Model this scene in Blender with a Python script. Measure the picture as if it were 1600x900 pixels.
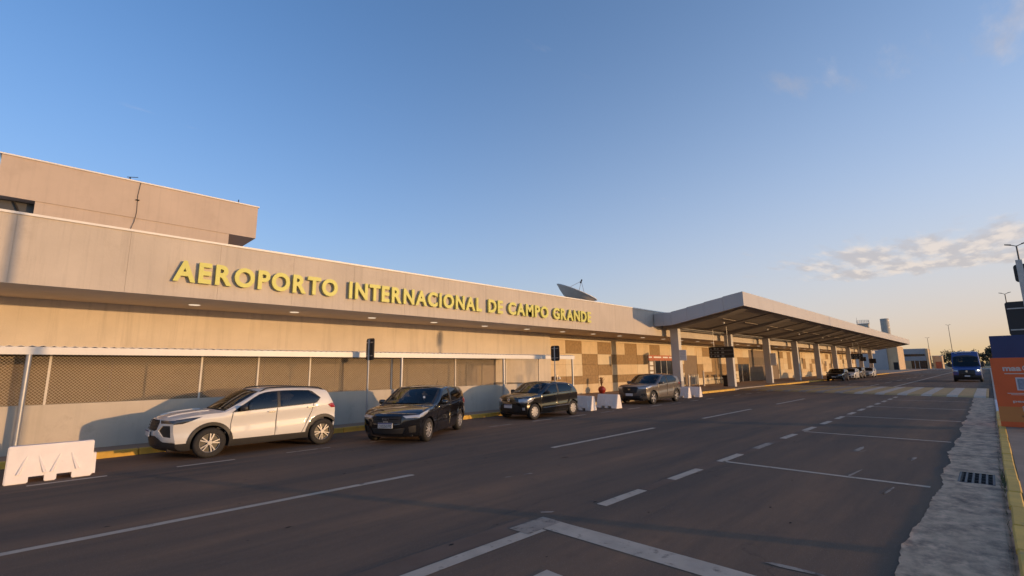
import bpy, bmesh, math, random
from mathutils import Vector, Matrix
from mathutils.geometry import delaunay_2d_cdt
R = math.radians
random.seed(7)
for o in list(bpy.data.objects):
    bpy.data.objects.remove(o)
S = bpy.context.scene
COL = S.collection

# ------------------------------------------------------------------ camera
# world: +X along the road, +Y towards the terminal, +Z up, road at z = 0
YAW, PITCH, ROLL, FPX = 0.7816545, 0.1693357, -0.0125488, 739.01
fw = Vector((math.cos(YAW)*math.cos(PITCH), math.sin(YAW)*math.cos(PITCH), math.sin(PITCH)))
rt0 = Vector((math.sin(YAW), -math.cos(YAW), 0))
up0 = rt0.cross(fw)
rt = rt0*math.cos(ROLL) + up0*math.sin(ROLL)
up = -rt0*math.sin(ROLL) + up0*math.cos(ROLL)
cam = bpy.data.cameras.new('camera')
cam.sensor_width = 36
cam.lens = FPX/1600*36
cam.clip_start = 0.05
cam.clip_end = 6000
co = bpy.data.objects.new('camera', cam)
COL.objects.link(co)
m = Matrix((rt, up, -fw)).transposed().to_4x4()
m.translation = Vector((0, 0, 1.86))
co.matrix_world = m
S.camera = co

# ------------------------------------------------------------------ sky, sun, exposure
SUN_EL, SUN_T = R(3.8), R(24)            # elevation; bearing from -Y towards +X
sdir = Vector((math.sin(SUN_T)*math.cos(SUN_EL), -math.cos(SUN_T)*math.cos(SUN_EL), math.sin(SUN_EL)))
W = bpy.data.worlds.new('World')
S.world = W
W.use_nodes = True
nt = W.node_tree
nt.nodes.clear()
def wn(t, **k):
    n = nt.nodes.new(t)
    for a, b in k.items():
        setattr(n, a, b)
    return n
sky = wn('ShaderNodeTexSky', sky_type='NISHITA', sun_disc=False, sun_elevation=SUN_EL, sun_rotation=math.pi-SUN_T,
         altitude=500, air_density=1.05, dust_density=2.0, ozone_density=4.2)
bg = wn('ShaderNodeBackground')
bg.inputs[1].default_value = 0.15
tc = wn('ShaderNodeTexCoord')
sx = wn('ShaderNodeSeparateXYZ')
nt.links.new(tc.outputs['Generated'], sx.inputs[0])
def wm(op, a, b=None, c=None, clamp=False):
    n = wn('ShaderNodeMath', operation=op)
    n.use_clamp = clamp
    for i, v in enumerate((a, b, c)):
        if v is None:
            continue
        if isinstance(v, (int, float)):
            n.inputs[i].default_value = v
        else:
            nt.links.new(v, n.inputs[i])
    return n.outputs[0]
def wr(x, a, b, c, d):
    n = wn('ShaderNodeMapRange', interpolation_type='SMOOTHSTEP')
    nt.links.new(x, n.inputs[0])
    for i, q in enumerate((a, b, c, d)):
        n.inputs[i+1].default_value = q
    return n.outputs[0]
# evening dust in the air: a pale veil and a peach band along the horizon, stronger towards the sun
def wmix(f, a, col):
    n = wn('ShaderNodeMix', data_type='RGBA')
    nt.links.new(f, n.inputs[0])
    nt.links.new(a, n.inputs[6])
    n.inputs[7].default_value = (*col, 1)
    return n.outputs[2]
dz = wm('MAXIMUM', sx.outputs[2], 0.0)
toward = wm('ADD', wm('MULTIPLY', sx.outputs[0], math.sin(SUN_T)), wm('MULTIPLY', sx.outputs[1], -math.cos(SUN_T)))
wsun = wr(toward, -0.75, 0.75, 0, 1)
veil = wm('MULTIPLY', wm('EXPONENT', wm('MULTIPLY', dz, -3.0)), wm('MULTIPLY_ADD', wsun, 0.75, 0.52), clamp=True)
peach = wm('MULTIPLY', wm('EXPONENT', wm('MULTIPLY', dz, -5.5)), wm('MULTIPLY_ADD', wsun, 0.60, 0.50), clamp=True)
glow = wr(toward, 0.55, 0.92, 1, 0)         # the bright aureole round the low sun keeps its own colour
veil = wm('MULTIPLY', veil, glow)
peach = wm('MULTIPLY', peach, glow)
c1 = wmix(veil, sky.outputs[0], (1.50, 2.08, 2.92))
c2 = wmix(peach, c1, (1.84, 1.24, 0.56))
nt.links.new(c2, bg.inputs[0])
# thin evening clouds: a streak on a plane high above, u = x/z, v = y/z
zc = wm('MAXIMUM', sx.outputs[2], 0.02)
u = wm('DIVIDE', sx.outputs[0], zc)
v = wm('DIVIDE', sx.outputs[1], zc)
cv = wn('ShaderNodeCombineXYZ')
nt.links.new(wm('MULTIPLY', u, 0.75), cv.inputs[0])
nt.links.new(wm('MULTIPLY', v, 2.1), cv.inputs[1])
ns = wn('ShaderNodeTexNoise')
ns.inputs['Scale'].default_value = 1.7
ns.inputs['Detail'].default_value = 7
ns.inputs['Roughness'].default_value = 0.6
nt.links.new(cv.outputs[0], ns.inputs['Vector'])
band = wm('MULTIPLY', wr(u, 4.0, 5.6, 0, 1), wr(u, 6.2, 7.6, 1, 0))
band = wm('MULTIPLY', band, wr(v, 0.7, 2.1, 1, 0))
wisp = wm('MULTIPLY', wr(u, 1.55, 1.85, 0, 1), wr(u, 1.9, 2.3, 1, 0))
wisp = wm('MULTIPLY', wisp, wr(v, 0.15, 0.6, 1, 0))
cov = wm('ADD', wm('MULTIPLY', band, 0.42), wm('MULTIPLY', wisp, 0.23))
dens = wr(wm('ADD', ns.outputs[0], cov), 0.64, 0.96, 0, 1)
ns2 = wn('ShaderNodeTexNoise')
ns2.inputs['Scale'].default_value = 3.1
ns2.inputs['Detail'].default_value = 4
nt.links.new(cv.outputs[0], ns2.inputs['Vector'])
cr = wn('ShaderNodeMix', data_type='RGBA')
nt.links.new(wr(ns2.outputs[0], 0.42, 0.62, 0, 1), cr.inputs[0])
cr.inputs[6].default_value = (0.55, 0.49, 0.47, 1)
cr.inputs[7].default_value = (0.92, 0.76, 0.62, 1)
cbg = wn('ShaderNodeBackground')
cbg.inputs[1].default_value = 0.36
nt.links.new(cr.outputs[2], cbg.inputs[0])
mx = wn('ShaderNodeMixShader')
nt.links.new(wm('MULTIPLY', dens, 0.62), mx.inputs[0])
nt.links.new(bg.outputs[0], mx.inputs[1])
nt.links.new(cbg.outputs[0], mx.inputs[2])
wo = wn('ShaderNodeOutputWorld')
nt.links.new(mx.outputs[0], wo.inputs[0])
sl = bpy.data.lights.new('sun', 'SUN')
sl.energy = 1.12
sl.angle = R(0.6)
sl.color = (1.0, 0.60, 0.27)
so = bpy.data.objects.new('sun', sl)
COL.objects.link(so)
so.rotation_euler = (-sdir).to_track_quat('-Z', 'Y').to_euler()
so.location = (20, -60, 30)
S.view_settings.view_transform = 'Standard'
S.view_settings.look = 'None'
S.view_settings.exposure = 1.48
S.view_settings.gamma = 1.0
S.view_settings.use_curve_mapping = False
S.render.engine = 'CYCLES'
S.render.resolution_x, S.render.resolution_y = 1024, 576

# ------------------------------------------------------------------ materials
MATS = {}
def mat(name, col, rough=0.6, metal=0.0, var=0.0, scale=1.0, streak=0.0, bump=0.0, bscale=40.0, coat=0.0,
        spec=0.5, emit=None, estr=0.0, col2=None, thr=None, stretch=(1, 1, 1), trans=0.0, dirt=None):
    """procedural material: base colour broken up by position noise (var), vertical run marks (streak),
    a second colour showing through a noise mask (col2, thr) and fine relief (bump)"""
    if name in MATS:
        return MATS[name]
    M = bpy.data.materials.new(name)
    M.use_nodes = True
    t = M.node_tree
    b = t.nodes['Principled BSDF']
    b.inputs['Roughness'].default_value = rough
    b.inputs['Metallic'].default_value = metal
    b.inputs['Specular IOR Level'].default_value = spec
    b.inputs['Coat Weight'].default_value = coat
    b.inputs['Coat Roughness'].default_value = 0.04
    if trans:
        b.inputs['Transmission Weight'].default_value = trans
    if emit:
        b.inputs['Emission Color'].default_value = (*emit, 1)
        b.inputs['Emission Strength'].default_value = estr
    g = t.nodes.new('ShaderNodeNewGeometry')
    mp = t.nodes.new('ShaderNodeMapping')
    t.links.new(g.outputs['Position'], mp.inputs['Vector'])
    mp.inputs['Scale'].default_value = stretch
    cur = None
    def mixc(fac, a, bb):
        n = t.nodes.new('ShaderNodeMix')
        n.data_type = 'RGBA'
        for idx, q in ((0, fac), (6, a), (7, bb)):
            if hasattr(q, 'links'):
                t.links.new(q, n.inputs[idx])
            elif idx == 0:
                n.inputs[0].default_value = q
            else:
                n.inputs[idx].default_value = (*q, 1)
        return n.outputs[2]
    def noise(sc, det=5, vec=None, ro=0.6):
        n = t.nodes.new('ShaderNodeTexNoise')
        n.inputs['Scale'].default_value = sc
        n.inputs['Detail'].default_value = det
        n.inputs['Roughness'].default_value = ro
        t.links.new(vec or mp.outputs[0], n.inputs['Vector'])
        return n.outputs[0]
    def rng(x, a, bb, c, d):
        n = t.nodes.new('ShaderNodeMapRange')
        t.links.new(x, n.inputs[0])
        for i, q in enumerate((a, bb, c, d)):
            n.inputs[i+1].default_value = q
        return n.outputs[0]
    cur = tuple(col)
    if var:
        lo = tuple(c*(1-var) for c in col)
        hi = tuple(min(1, c*(1+var)) for c in col)
        cur = mixc(rng(noise(scale), 0.3, 0.7, 0, 1), lo, hi)
        fine = rng(noise(scale*9, 4), 0.25, 0.75, 0, 1)
        cur = mixc(fine, cur, mixc(0.18, cur, lo))
    if streak:
        m2 = t.nodes.new('ShaderNodeMapping')
        m2.inputs['Scale'].default_value = (5.0, 5.0, 0.22)
        t.links.new(g.outputs['Position'], m2.inputs['Vector'])
        f = rng(noise(1.0, 6, m2.outputs[0], 0.7), 0.50, 0.78, 0, streak)
        cur = mixc(f, cur, tuple(c*0.55 for c in col))
    if col2:
        f = rng(noise(thr[2], 8, None, 0.68), thr[0], thr[1], 0, 1)
        cur = mixc(f, cur, col2)
    if dirt:
        f = rng(noise(dirt[1], 9, None, 0.75), dirt[2], dirt[3], 0, 1)
        cur = mixc(f, cur, dirt[0])
    if isinstance(cur, tuple):
        b.inputs['Base Color'].default_value = (*cur, 1)
    else:
        t.links.new(cur, b.inputs['Base Color'])
    if bump:
        bn = t.nodes.new('ShaderNodeBump')
        bn.inputs['Strength'].default_value = bump
        bn.inputs['Distance'].default_value = 0.02
        t.links.new(noise(bscale, 5), bn.inputs['Height'])
        t.links.new(bn.outputs[0], b.inputs['Normal'])
    MATS[name] = M
    return M

def asphalt():
    M = bpy.data.materials.new('asphalt')
    M.use_nodes = True
    t = M.node_tree
    b = t.nodes['Principled BSDF']
    b.inputs['Roughness'].default_value = 0.9
    b.inputs['Specular IOR Level'].default_value = 0.12
    g = t.nodes.new('ShaderNodeNewGeometry')
    def node(tp, **k):
        n = t.nodes.new(tp)
        for a, q in k.items():
            if a in n.inputs:
                n.inputs[a].default_value = q
            else:
                setattr(n, a, q)
        return n
    def mapped(sc, loc=(0, 0, 0)):
        n = node('ShaderNodeMapping')
        n.inputs['Scale'].default_value = sc
        n.inputs['Location'].default_value = loc
        t.links.new(g.outputs['Position'], n.inputs['Vector'])
        return n.outputs[0]
    def noise(sc, det, vec, ro=0.6):
        n = node('ShaderNodeTexNoise')
        n.inputs['Scale'].default_value = sc
        n.inputs['Detail'].default_value = det
        n.inputs['Roughness'].default_value = ro
        t.links.new(vec, n.inputs['Vector'])
        return n.outputs[0]
    def rng(x, a, c, lo=0.0, hi=1.0):
        n = node('ShaderNodeMapRange')
        t.links.new(x, n.inputs[0])
        for k, q in enumerate((a, c, lo, hi)):
            n.inputs[k+1].default_value = q
        return n.outputs[0]
    def mix(f, a, c):
        n = node('ShaderNodeMix', data_type='RGBA')
        for k, q in ((0, f), (6, a), (7, c)):
            if isinstance(q, tuple):
                n.inputs[k].default_value = (*q, 1)
            elif isinstance(q, float):
                n.inputs[k].default_value = q
            else:
                t.links.new(q, n.inputs[k])
        return n.outputs[2]
    flat = mapped((1, 1, 1))
    along = mapped((0.10, 0.9, 1))
    # reddish dust over grey asphalt, long bands worn by tyres, blotches
    c = mix(rng(noise(0.55, 6, along, 0.65), 0.41, 0.62), (0.105, 0.082, 0.066), (0.315, 0.175, 0.100))
    c = mix(rng(noise(0.30, 5, flat), 0.42, 0.66, 0.0, 0.6), c, (0.150, 0.108, 0.080))
    c = mix(rng(noise(2.3, 8, flat, 0.7), 0.56, 0.74, 0.0, 0.5), c, (0.125, 0.082, 0.058))
    # stone grain
    c = mix(rng(noise(150, 2, flat, 0.5), 0.35, 0.62, 0.0, 0.65), c, (0.125, 0.084, 0.060))
    c = mix(rng(noise(95, 2, mapped((1, 1, 1), (7, 3, 1)), 0.5), 0.62, 0.72, 0.0, 0.7), c, (0.42, 0.33, 0.26))
    # hairline cracks
    w = node('ShaderNodeVectorMath', operation='ADD')
    wn_ = node('ShaderNodeTexNoise')
    wn_.inputs['Scale'].default_value = 1.3
    wn_.inputs['Detail'].default_value = 6
    t.links.new(flat, wn_.inputs['Vector'])
    t.links.new(flat, w.inputs[0])
    t.links.new(wn_.outputs['Color'], w.inputs[1])
    vo = node('ShaderNodeTexVoronoi', feature='DISTANCE_TO_EDGE')
    vo.inputs['Scale'].default_value = 0.34
    t.links.new(w.outputs[0], vo.inputs['Vector'])
    line = rng(vo.outputs['Distance'], 0.0, 0.007, 1.0, 0.0)
    part = rng(noise(0.25, 3, mapped((1, 1, 1), (30, 11, 0))), 0.56, 0.64, 0.0, 0.35)
    ml = node('ShaderNodeMath', operation='MULTIPLY')
    t.links.new(line, ml.inputs[0])
    t.links.new(part, ml.inputs[1])
    c = mix(ml.outputs[0], c, (0.030, 0.025, 0.022))
    t.links.new(c, b.inputs['Base Color'])
    bn = node('ShaderNodeBump')
    bn.inputs['Strength'].default_value = 0.5
    bn.inputs['Distance'].default_value = 0.012
    t.links.new(noise(110, 3, flat), bn.inputs['Height'])
    t.links.new(bn.outputs[0], b.inputs['Normal'])
    MATS['asphalt'] = M
    return M
ASPHALT = asphalt()
PATCH = mat('asphalt_patch', (0.165, 0.108, 0.078), 0.85, var=0.2, scale=1.2, bump=0.4, bscale=110, spec=0.12)
GUTTER = mat('gutter_concrete', (0.62, 0.385, 0.24), 0.92, var=0.35, scale=4.5, bump=1.0, bscale=40, stretch=(1.0, 1.25, 1),
             col2=(0.21, 0.13, 0.088), thr=(0.47, 0.66, 2.6), dirt=((0.085, 0.058, 0.042), 11.0, 0.62, 0.72))
PAINT = mat('road_paint', (0.47, 0.365, 0.27), 0.75, var=0.16, scale=3, bump=0.3, bscale=120, col2=(0.14, 0.105, 0.08), thr=(0.57, 0.70, 5.0))
PAINT_OLD = mat('road_paint_worn', (0.33, 0.25, 0.185), 0.8, var=0.2, scale=3, col2=(0.10, 0.072, 0.054), thr=(0.50, 0.62, 4.0))
OCHRE = mat('crosswalk_yellow', (0.40, 0.235, 0.075), 0.8, var=0.2, scale=2, col2=(0.16, 0.12, 0.08), thr=(0.60, 0.74, 2.2))
KERB_Y = mat('kerb_yellow', (0.60, 0.36, 0.055), 0.7, var=0.2, scale=2.4, bump=0.3, bscale=30, col2=(0.26, 0.19, 0.11), thr=(0.60, 0.72, 3.3))
KERB_W = mat('kerb_white', (0.52, 0.52, 0.52), 0.7, var=0.2, scale=2, col2=(0.25, 0.22, 0.2), thr=(0.55, 0.7, 3))
PAVE = mat('pavement_concrete', (0.29, 0.195, 0.13), 0.88, var=0.22, scale=0.9, bump=0.3, bscale=50)
EARTH = mat('dry_grass', (0.17, 0.145, 0.075), 0.95, var=0.4, scale=0.08, bump=0.6, bscale=8)
CONC = mat('painted_concrete', (0.52, 0.45, 0.375), 0.8, var=0.09, scale=0.55, streak=0.50, bump=0.2, bscale=14, dirt=((0.40, 0.33, 0.265), 0.9, 0.56, 0.80))
CONC_UP = mat('upper_wall_render', (0.57, 0.495, 0.41), 0.85, var=0.09, scale=0.8, streak=0.55, bump=0.12, bscale=25)
BLOCKC = mat('block_render', (0.50, 0.40, 0.32), 0.85, var=0.08, scale=0.5, streak=0.25, dirt=((0.42, 0.33, 0.26), 0.7, 0.55, 0.8))
LOWC = mat('low_wall_paint', (0.50, 0.43, 0.34), 0.8, var=0.07, scale=1.2, streak=0.25, bump=0.15, dirt=((0.36, 0.30, 0.24), 1.6, 0.58, 0.80))
CAPM = mat('cap_metal', (0.75, 0.71, 0.65), 0.45, var=0.05, scale=2)
SOFFIT = mat('soffit_board', (0.52, 0.42, 0.31), 0.75, var=0.08, scale=1.1)
TILE_L = mat('tile_cream', (0.60, 0.46, 0.29), 0.75, var=0.10, scale=2.2, streak=0.1)
TILE_L2 = mat('tile_pale', (0.63, 0.52, 0.36), 0.75, var=0.08, scale=2.0, streak=0.12)
TILE_D = mat('tile_brown', (0.30, 0.195, 0.095), 0.85, var=0.22, scale=5, bump=0.6, bscale=60)
JOINT = mat('joint_dark', (0.16, 0.12, 0.085), 0.9, var=0.1)
DARK = mat('dark_void', (0.02, 0.017, 0.016), 0.8, var=0.2)
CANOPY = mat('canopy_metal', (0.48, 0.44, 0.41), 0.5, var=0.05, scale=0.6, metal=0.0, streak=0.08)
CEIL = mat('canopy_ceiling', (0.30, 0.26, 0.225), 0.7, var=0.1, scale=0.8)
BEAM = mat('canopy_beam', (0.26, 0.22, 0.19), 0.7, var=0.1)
COLM = mat('column_paint', (0.56, 0.53, 0.50), 0.6, var=0.06, scale=1.3, streak=0.12)
GALV = mat('galvanised_steel', (0.42, 0.41, 0.40), 0.45, metal=0.55, var=0.12, scale=6)
WIRE = mat('fence_wire', (0.52, 0.43, 0.32), 0.6, metal=0.2, var=0.1, scale=5)
POSTW = mat('fence_post', (0.62, 0.55, 0.45), 0.6, var=0.1, scale=8)
VISOR = mat('visor_sheet', (0.70, 0.66, 0.60), 0.42, var=0.05, scale=1.5, streak=0.1)
BACKP = mat('store_panel', (0.215, 0.155, 0.09), 0.8, var=0.12, scale=1.0, streak=0.2)
DOORB = mat('brown_shutter', (0.19, 0.135, 0.095), 0.7, var=0.12, scale=2)
LETTER = mat('letter_yellow', (0.58, 0.56, 0.13), 0.5, var=0.05, scale=3)
PLAST = mat('barrier_plastic', (0.78, 0.70, 0.645), 0.5, var=0.06, scale=3, streak=0.12, dirt=((0.45, 0.38, 0.33), 2.2, 0.66, 0.82))
SIGNB = mat('sign_black', (0.012, 0.012, 0.016), 0.45, var=0.2)
WHITE = mat('sign_white', (0.72, 0.72, 0.72), 0.5, var=0.04)
TEXTG = mat('sign_lettering', (0.55, 0.55, 0.52), 0.6, var=0.03)
ORANGE = mat('banner_orange', (0.68, 0.115, 0.024), 0.55, var=0.06, scale=2)
ORANGE2 = mat('banner_light_orange', (0.55, 0.20, 0.05), 0.55, var=0.06, scale=2)
BLUE = mat('panel_blue', (0.014, 0.034, 0.115), 0.5, var=0.08, scale=2)
TREEM = mat('leaf_dark', (0.045, 0.050, 0.022), 0.8, var=0.4, scale=0.6)
TREEM2 = mat('leaf_olive', (0.085, 0.08, 0.035), 0.8, var=0.4, scale=0.6)
BARK = mat('bark', (0.10, 0.075, 0.055), 0.9, var=0.3, scale=4)
LIGHTM = mat('soffit_lamp', (0.8, 0.75, 0.65), 0.4, emit=(1.0, 0.82, 0.6), estr=0.22)
DISHM = mat('dish_metal', (0.62, 0.54, 0.46), 0.55, var=0.08, scale=2)
RED = mat('red_ceramic', (0.30, 0.03, 0.018), 0.35, var=0.1)
GLASSD = mat('door_glass', (0.015, 0.015, 0.018), 0.12, spec=0.6)
POSTER = mat('poster_red', (0.42, 0.12, 0.06), 0.6, var=0.3, scale=4)

# ------------------------------------------------------------------ mesh helpers
class MB:
    def __init__(s):
        s.v, s.f = [], []
    def add(s, vs, fs):
        b = len(s.v)
        s.v += [tuple(q) for q in vs]
        s.f += [tuple(b+i for i in f) for f in fs]
        return s
    def box(s, x0, x1, y0, y1, z0, z1):
        v = [(x, y, z) for z in (z0, z1) for y in (y0, y1) for x in (x0, x1)]
        return s.add(v, [(0, 2, 3, 1), (4, 5, 7, 6), (0, 1, 5, 4), (2, 6, 7, 3), (0, 4, 6, 2), (1, 3, 7, 5)])
    def bev(s, x0, x1, y0, y1, z0, z1, b):
        bm = bmesh.new()
        bmesh.ops.create_cube(bm, size=1)
        for q in bm.verts:
            q.co = Vector(((x0+x1)/2+q.co.x*(x1-x0), (y0+y1)/2+q.co.y*(y1-y0), (z0+z1)/2+q.co.z*(z1-z0)))
        bmesh.ops.bevel(bm, geom=bm.edges[:], offset=b, segments=1, affect='EDGES')
        return s.bm(bm)
    def bm(s, bm):
        bm.verts.index_update()
        s.add([q.co[:] for q in bm.verts], [[w.index for w in f.verts] for f in bm.faces])
        bm.free()
        return s
    def tube(s, p, q, r, n=8, r2=None, cap=True):
        p, q = Vector(p), Vector(q)
        d = (q-p).normalized()
        a = d.orthogonal().normalized()
        b = d.cross(a)
        r2 = r if r2 is None else r2
        vs = []
        for c, rr in ((p, r), (q, r2)):
            for i in range(n):
                t = 2*math.pi*i/n
                vs.append(c+(a*math.cos(t)+b*math.sin(t))*rr)
        fs = [(i, (i+1) % n, n+(i+1) % n, n+i) for i in range(n)]
        if cap:
            fs += [tuple(range(n-1, -1, -1)), tuple(range(n, 2*n))]
        return s.add(vs, fs)
    def path(s, pts, r, n=6):
        for a, b in zip(pts, pts[1:]):
            s.tube(a, b, r, n)
        return s
    def lathe(s, prof, n=24, c=(0, 0, 0), axis='z'):
        vs = []
        for r, h in prof:
            for i in range(n):
                t = 2*math.pi*i/n
                a, b = r*math.cos(t), r*math.sin(t)
                vs.append((c[0]+a, c[1]+b, c[2]+h) if axis == 'z' else (c[0]+a, c[1]+h, c[2]+b))
        fs = []
        for k in range(len(prof)-1):
            for i in range(n):
                j = (i+1) % n
                q = (k*n+i, k*n+j, (k+1)*n+j, (k+1)*n+i)
                fs.append(q if axis == 'z' else q[::-1])
        return s.add(vs, fs)
    def prism(s, poly, a0, a1, plane='xz'):
        """extrude a 2-D outline; plane xz extrudes along y, xy along z, yz along x"""
        def P(p, a):
            return {'xz': (p[0], a, p[1]), 'xy': (p[0], p[1], a), 'yz': (a, p[0], p[1])}[plane]
        n = len(poly)
        vs = [P(p, a0) for p in poly]+[P(p, a1) for p in poly]
        fs = [tuple(range(n)), tuple(range(2*n-1, n-1, -1))]+[(i, n+i, n+(i+1) % n, (i+1) % n) for i in range(n)]
        return s.add(vs, fs)
    def quad(s, a, b, c, d):
        return s.add([a, b, c, d], [(0, 1, 2, 3)])
    def sheet(s, x0, x1, y0, y1, z):
        return s.quad((x0, y0, z), (x1, y0, z), (x1, y1, z), (x0, y1, z))
    def build(s, name, material, parent=None, smooth=False, sharp=35):
        me = bpy.data.meshes.new(name)
        me.from_pydata(s.v, [], s.f)
        bm = bmesh.new()
        bm.from_mesh(me)
        bmesh.ops.recalc_face_normals(bm, faces=bm.faces[:])
        bm.to_mesh(me)
        bm.free()
        me.materials.append(material)
        if smooth:
            me.shade_smooth()
            me.set_sharp_from_angle(angle=R(sharp))
        return link(name, me, parent)

WS = set()
def thing(name, label, cat, loc=(0, 0, 0), group=None, world=True, rz=0.0):
    """Empty at the base of a thing; with world=True its parts are modelled in world coordinates"""
    o = bpy.data.objects.new(name, None)
    o.empty_display_size = 0.3
    COL.objects.link(o)
    o.location = loc
    o.rotation_euler = (0, 0, rz)
    tag(o, label, cat, group)
    if world:
        WS.add(o.name)
    return o
def tag(o, label=None, cat=None, group=None, kind=None):
    for k, q in (('label', label), ('category', cat), ('group', group), ('kind', kind)):
        if q:
            o[k] = q
    return o
def link(name, me, parent=None):
    o = bpy.data.objects.new(name, me)
    COL.objects.link(o)
    if parent is not None:
        o.parent = parent
        if parent.name in WS:
            o.matrix_parent_inverse = Matrix.Translation(-Vector(parent.location))
    return o
def struct(mb, name, material, label=None):
    return tag(mb.build(name, material), label, None, None, 'structure')
def inst(src, parent=None, loc=None, name=None):
    o = src.copy()
    COL.objects.link(o)
    if parent is not None and o.parent != parent:
        o.parent = parent
    if loc is not None:
        o.location = loc
    return o
_fontc = {}
def text_mesh(txt, size, extrude=0.0, offset=0.0, fit=None, shear=0.0, spacing=1.0):
    """mesh of a word in the XY plane, baseline at 0, left edge at 0; fit = (width, height)"""
    cu = bpy.data.curves.new('t', 'FONT')
    cu.body = txt
    cu.size = size
    cu.extrude = extrude
    cu.offset = offset
    cu.shear = shear
    cu.space_character = spacing
    cu.resolution_u = 4
    ob = bpy.data.objects.new('t', cu)
    COL.objects.link(ob)
    bpy.context.view_layer.update()
    me = bpy.data.meshes.new_from_object(ob.evaluated_get(bpy.context.evaluated_depsgraph_get()))
    bpy.data.objects.remove(ob)
    bpy.data.curves.remove(cu)
    x0 = min(q.co.x for q in me.vertices)
    x1 = max(q.co.x for q in me.vertices)
    y0 = min(q.co.y for q in me.vertices)
    y1 = max(q.co.y for q in me.vertices)
    sxx = fit[0]/(x1-x0) if fit and fit[0] else 1
    syy = fit[1]/(y1-y0) if fit and fit[1] else 1
    for q in me.vertices:
        q.co.x = (q.co.x-x0)*sxx
        q.co.y = (q.co.y-y0)*syy
    return me, (x1-x0)*sxx
def text_part(txt, origin, xdir, ydir, material, parent, name='lettering', **k):
    me, w = text_mesh(txt, **k)
    xd, yd = Vector(xdir), Vector(ydir)
    zd = xd.cross(yd)
    o = Vector(origin)
    for q in me.vertices:
        q.co = o+xd*q.co.x+yd*q.co.y+zd*q.co.z
    me.materials.clear()
    me.materials.append(material)
    return link(name, me, parent)

# ------------------------------------------------------------------ ground, road, pavements
KL, KR = 14.30, 0.05                       # road-side faces of the left and right kerbs
PZ = 0.13                                  # pavement height
YF, YW, YT = 16.6, 15.35, 20.0             # fascia, low wall and tiled wall planes
g = MB()
g.sheet(-3000, 3000, -3000, -6, -0.03)
g.sheet(-3000, 3000, 45, 3000, -0.03)
g.sheet(-3000, -40, -6, 45, -0.03)
g.sheet(214, 3000, -6, 45, -0.03)
struct(g, 'ground', EARTH)
rd = MB()
rd.sheet(-40, 214, 0.55, KL+0.05, 0.0)
rd.sheet(36.2, 214, -0.2, 0.55, 0.0)
road = struct(rd, 'road', ASPHALT)
def mark(x0, x1, y0, y1, m, name, z=0.004):
    # slightly uneven outline, so painted edges are not ruler-straight
    n = max(2, int((x1-x0)/0.4))
    k = max(2, int((y1-y0)/0.4))
    j = lambda: random.uniform(-0.006, 0.006)
    pts = [(x0+(x1-x0)*i/n, y0+j()) for i in range(n)]+[(x1+j(), y0+(y1-y0)*i/k) for i in range(k)]
    pts += [(x1-(x1-x0)*i/n, y1+j()) for i in range(n)]+[(x0+j(), y1-(y1-y0)*i/k) for i in range(k)]
    return MB().add([(a, b, z) for a, b in pts], [tuple(range(len(pts)))]).build(name, m, road)
# centre lane line, worn dashes of the bay edge, bay dividers, parking edge
for a, b in ((-5.0, 5.08), (8.96, 13.84), (17.42, 22.4), (25.9, 30.9), (52.0, 56.5), (60.5, 65.0), (69.0, 73.5), (77.5, 82), (86, 90.5), (95, 100)):
    mark(a, b, 7.55, 7.68, PAINT, 'lane_line')
for i in range(15):
    x = 5.74+i*2.04
    mark(x, x+1.10, 3.94, 4.10, PAINT if i not in (3,) else PAINT_OLD, 'bay_edge_dash')
mark(6.9, 35.5, 3.93, 4.10, PATCH, 'old_line_strip', 0.002)
mark(-3, 4.45, 3.90, 4.08, PAINT, 'bay_edge_line')
mark(-3, 4.6, 4.10, 4.42, PATCH, 'old_line_strip', 0.002)
mark(4.47, 4.80, 0.95, 4.20, PAINT, 'stop_line')
mark(4.2, 4.8, 3.96, 4.26, PAINT_OLD, 'paint_smear', 0.006)
mark(2.6, 3.62, 2.98, 3.18, PAINT, 'hatch_dash')
mark(1.3, 2.2, 2.98, 3.18, PAINT, 'hatch_dash')
for x in (9.84, 15.66, 21.3, 26.75, 32.2):
    mark(x, x+0.11, 0.88, 3.98, PAINT, 'bay_divider')
mark(15.30, 15.44, 1.2, 3.9, PATCH, 'old_line_strip', 0.002)
for i in range(20):
    x = -2.2+i*2.12
    if i in (5,):
        continue
    mark(x+0.25, x+1.30, 11.78, 11.88, PAINT if i % 3 else PAINT_OLD, 'parking_dash')
mark(-6, 30, 11.30, 11.44, PATCH, 'old_line_strip', 0.002)
mark(50.0, 205, 5.75, 5.92, PAINT, 'edge_line')
for x in range(55, 150, 8):
    mark(x, x+3.5, 9.6, 9.74, PAINT_OLD, 'lane_line')
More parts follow.
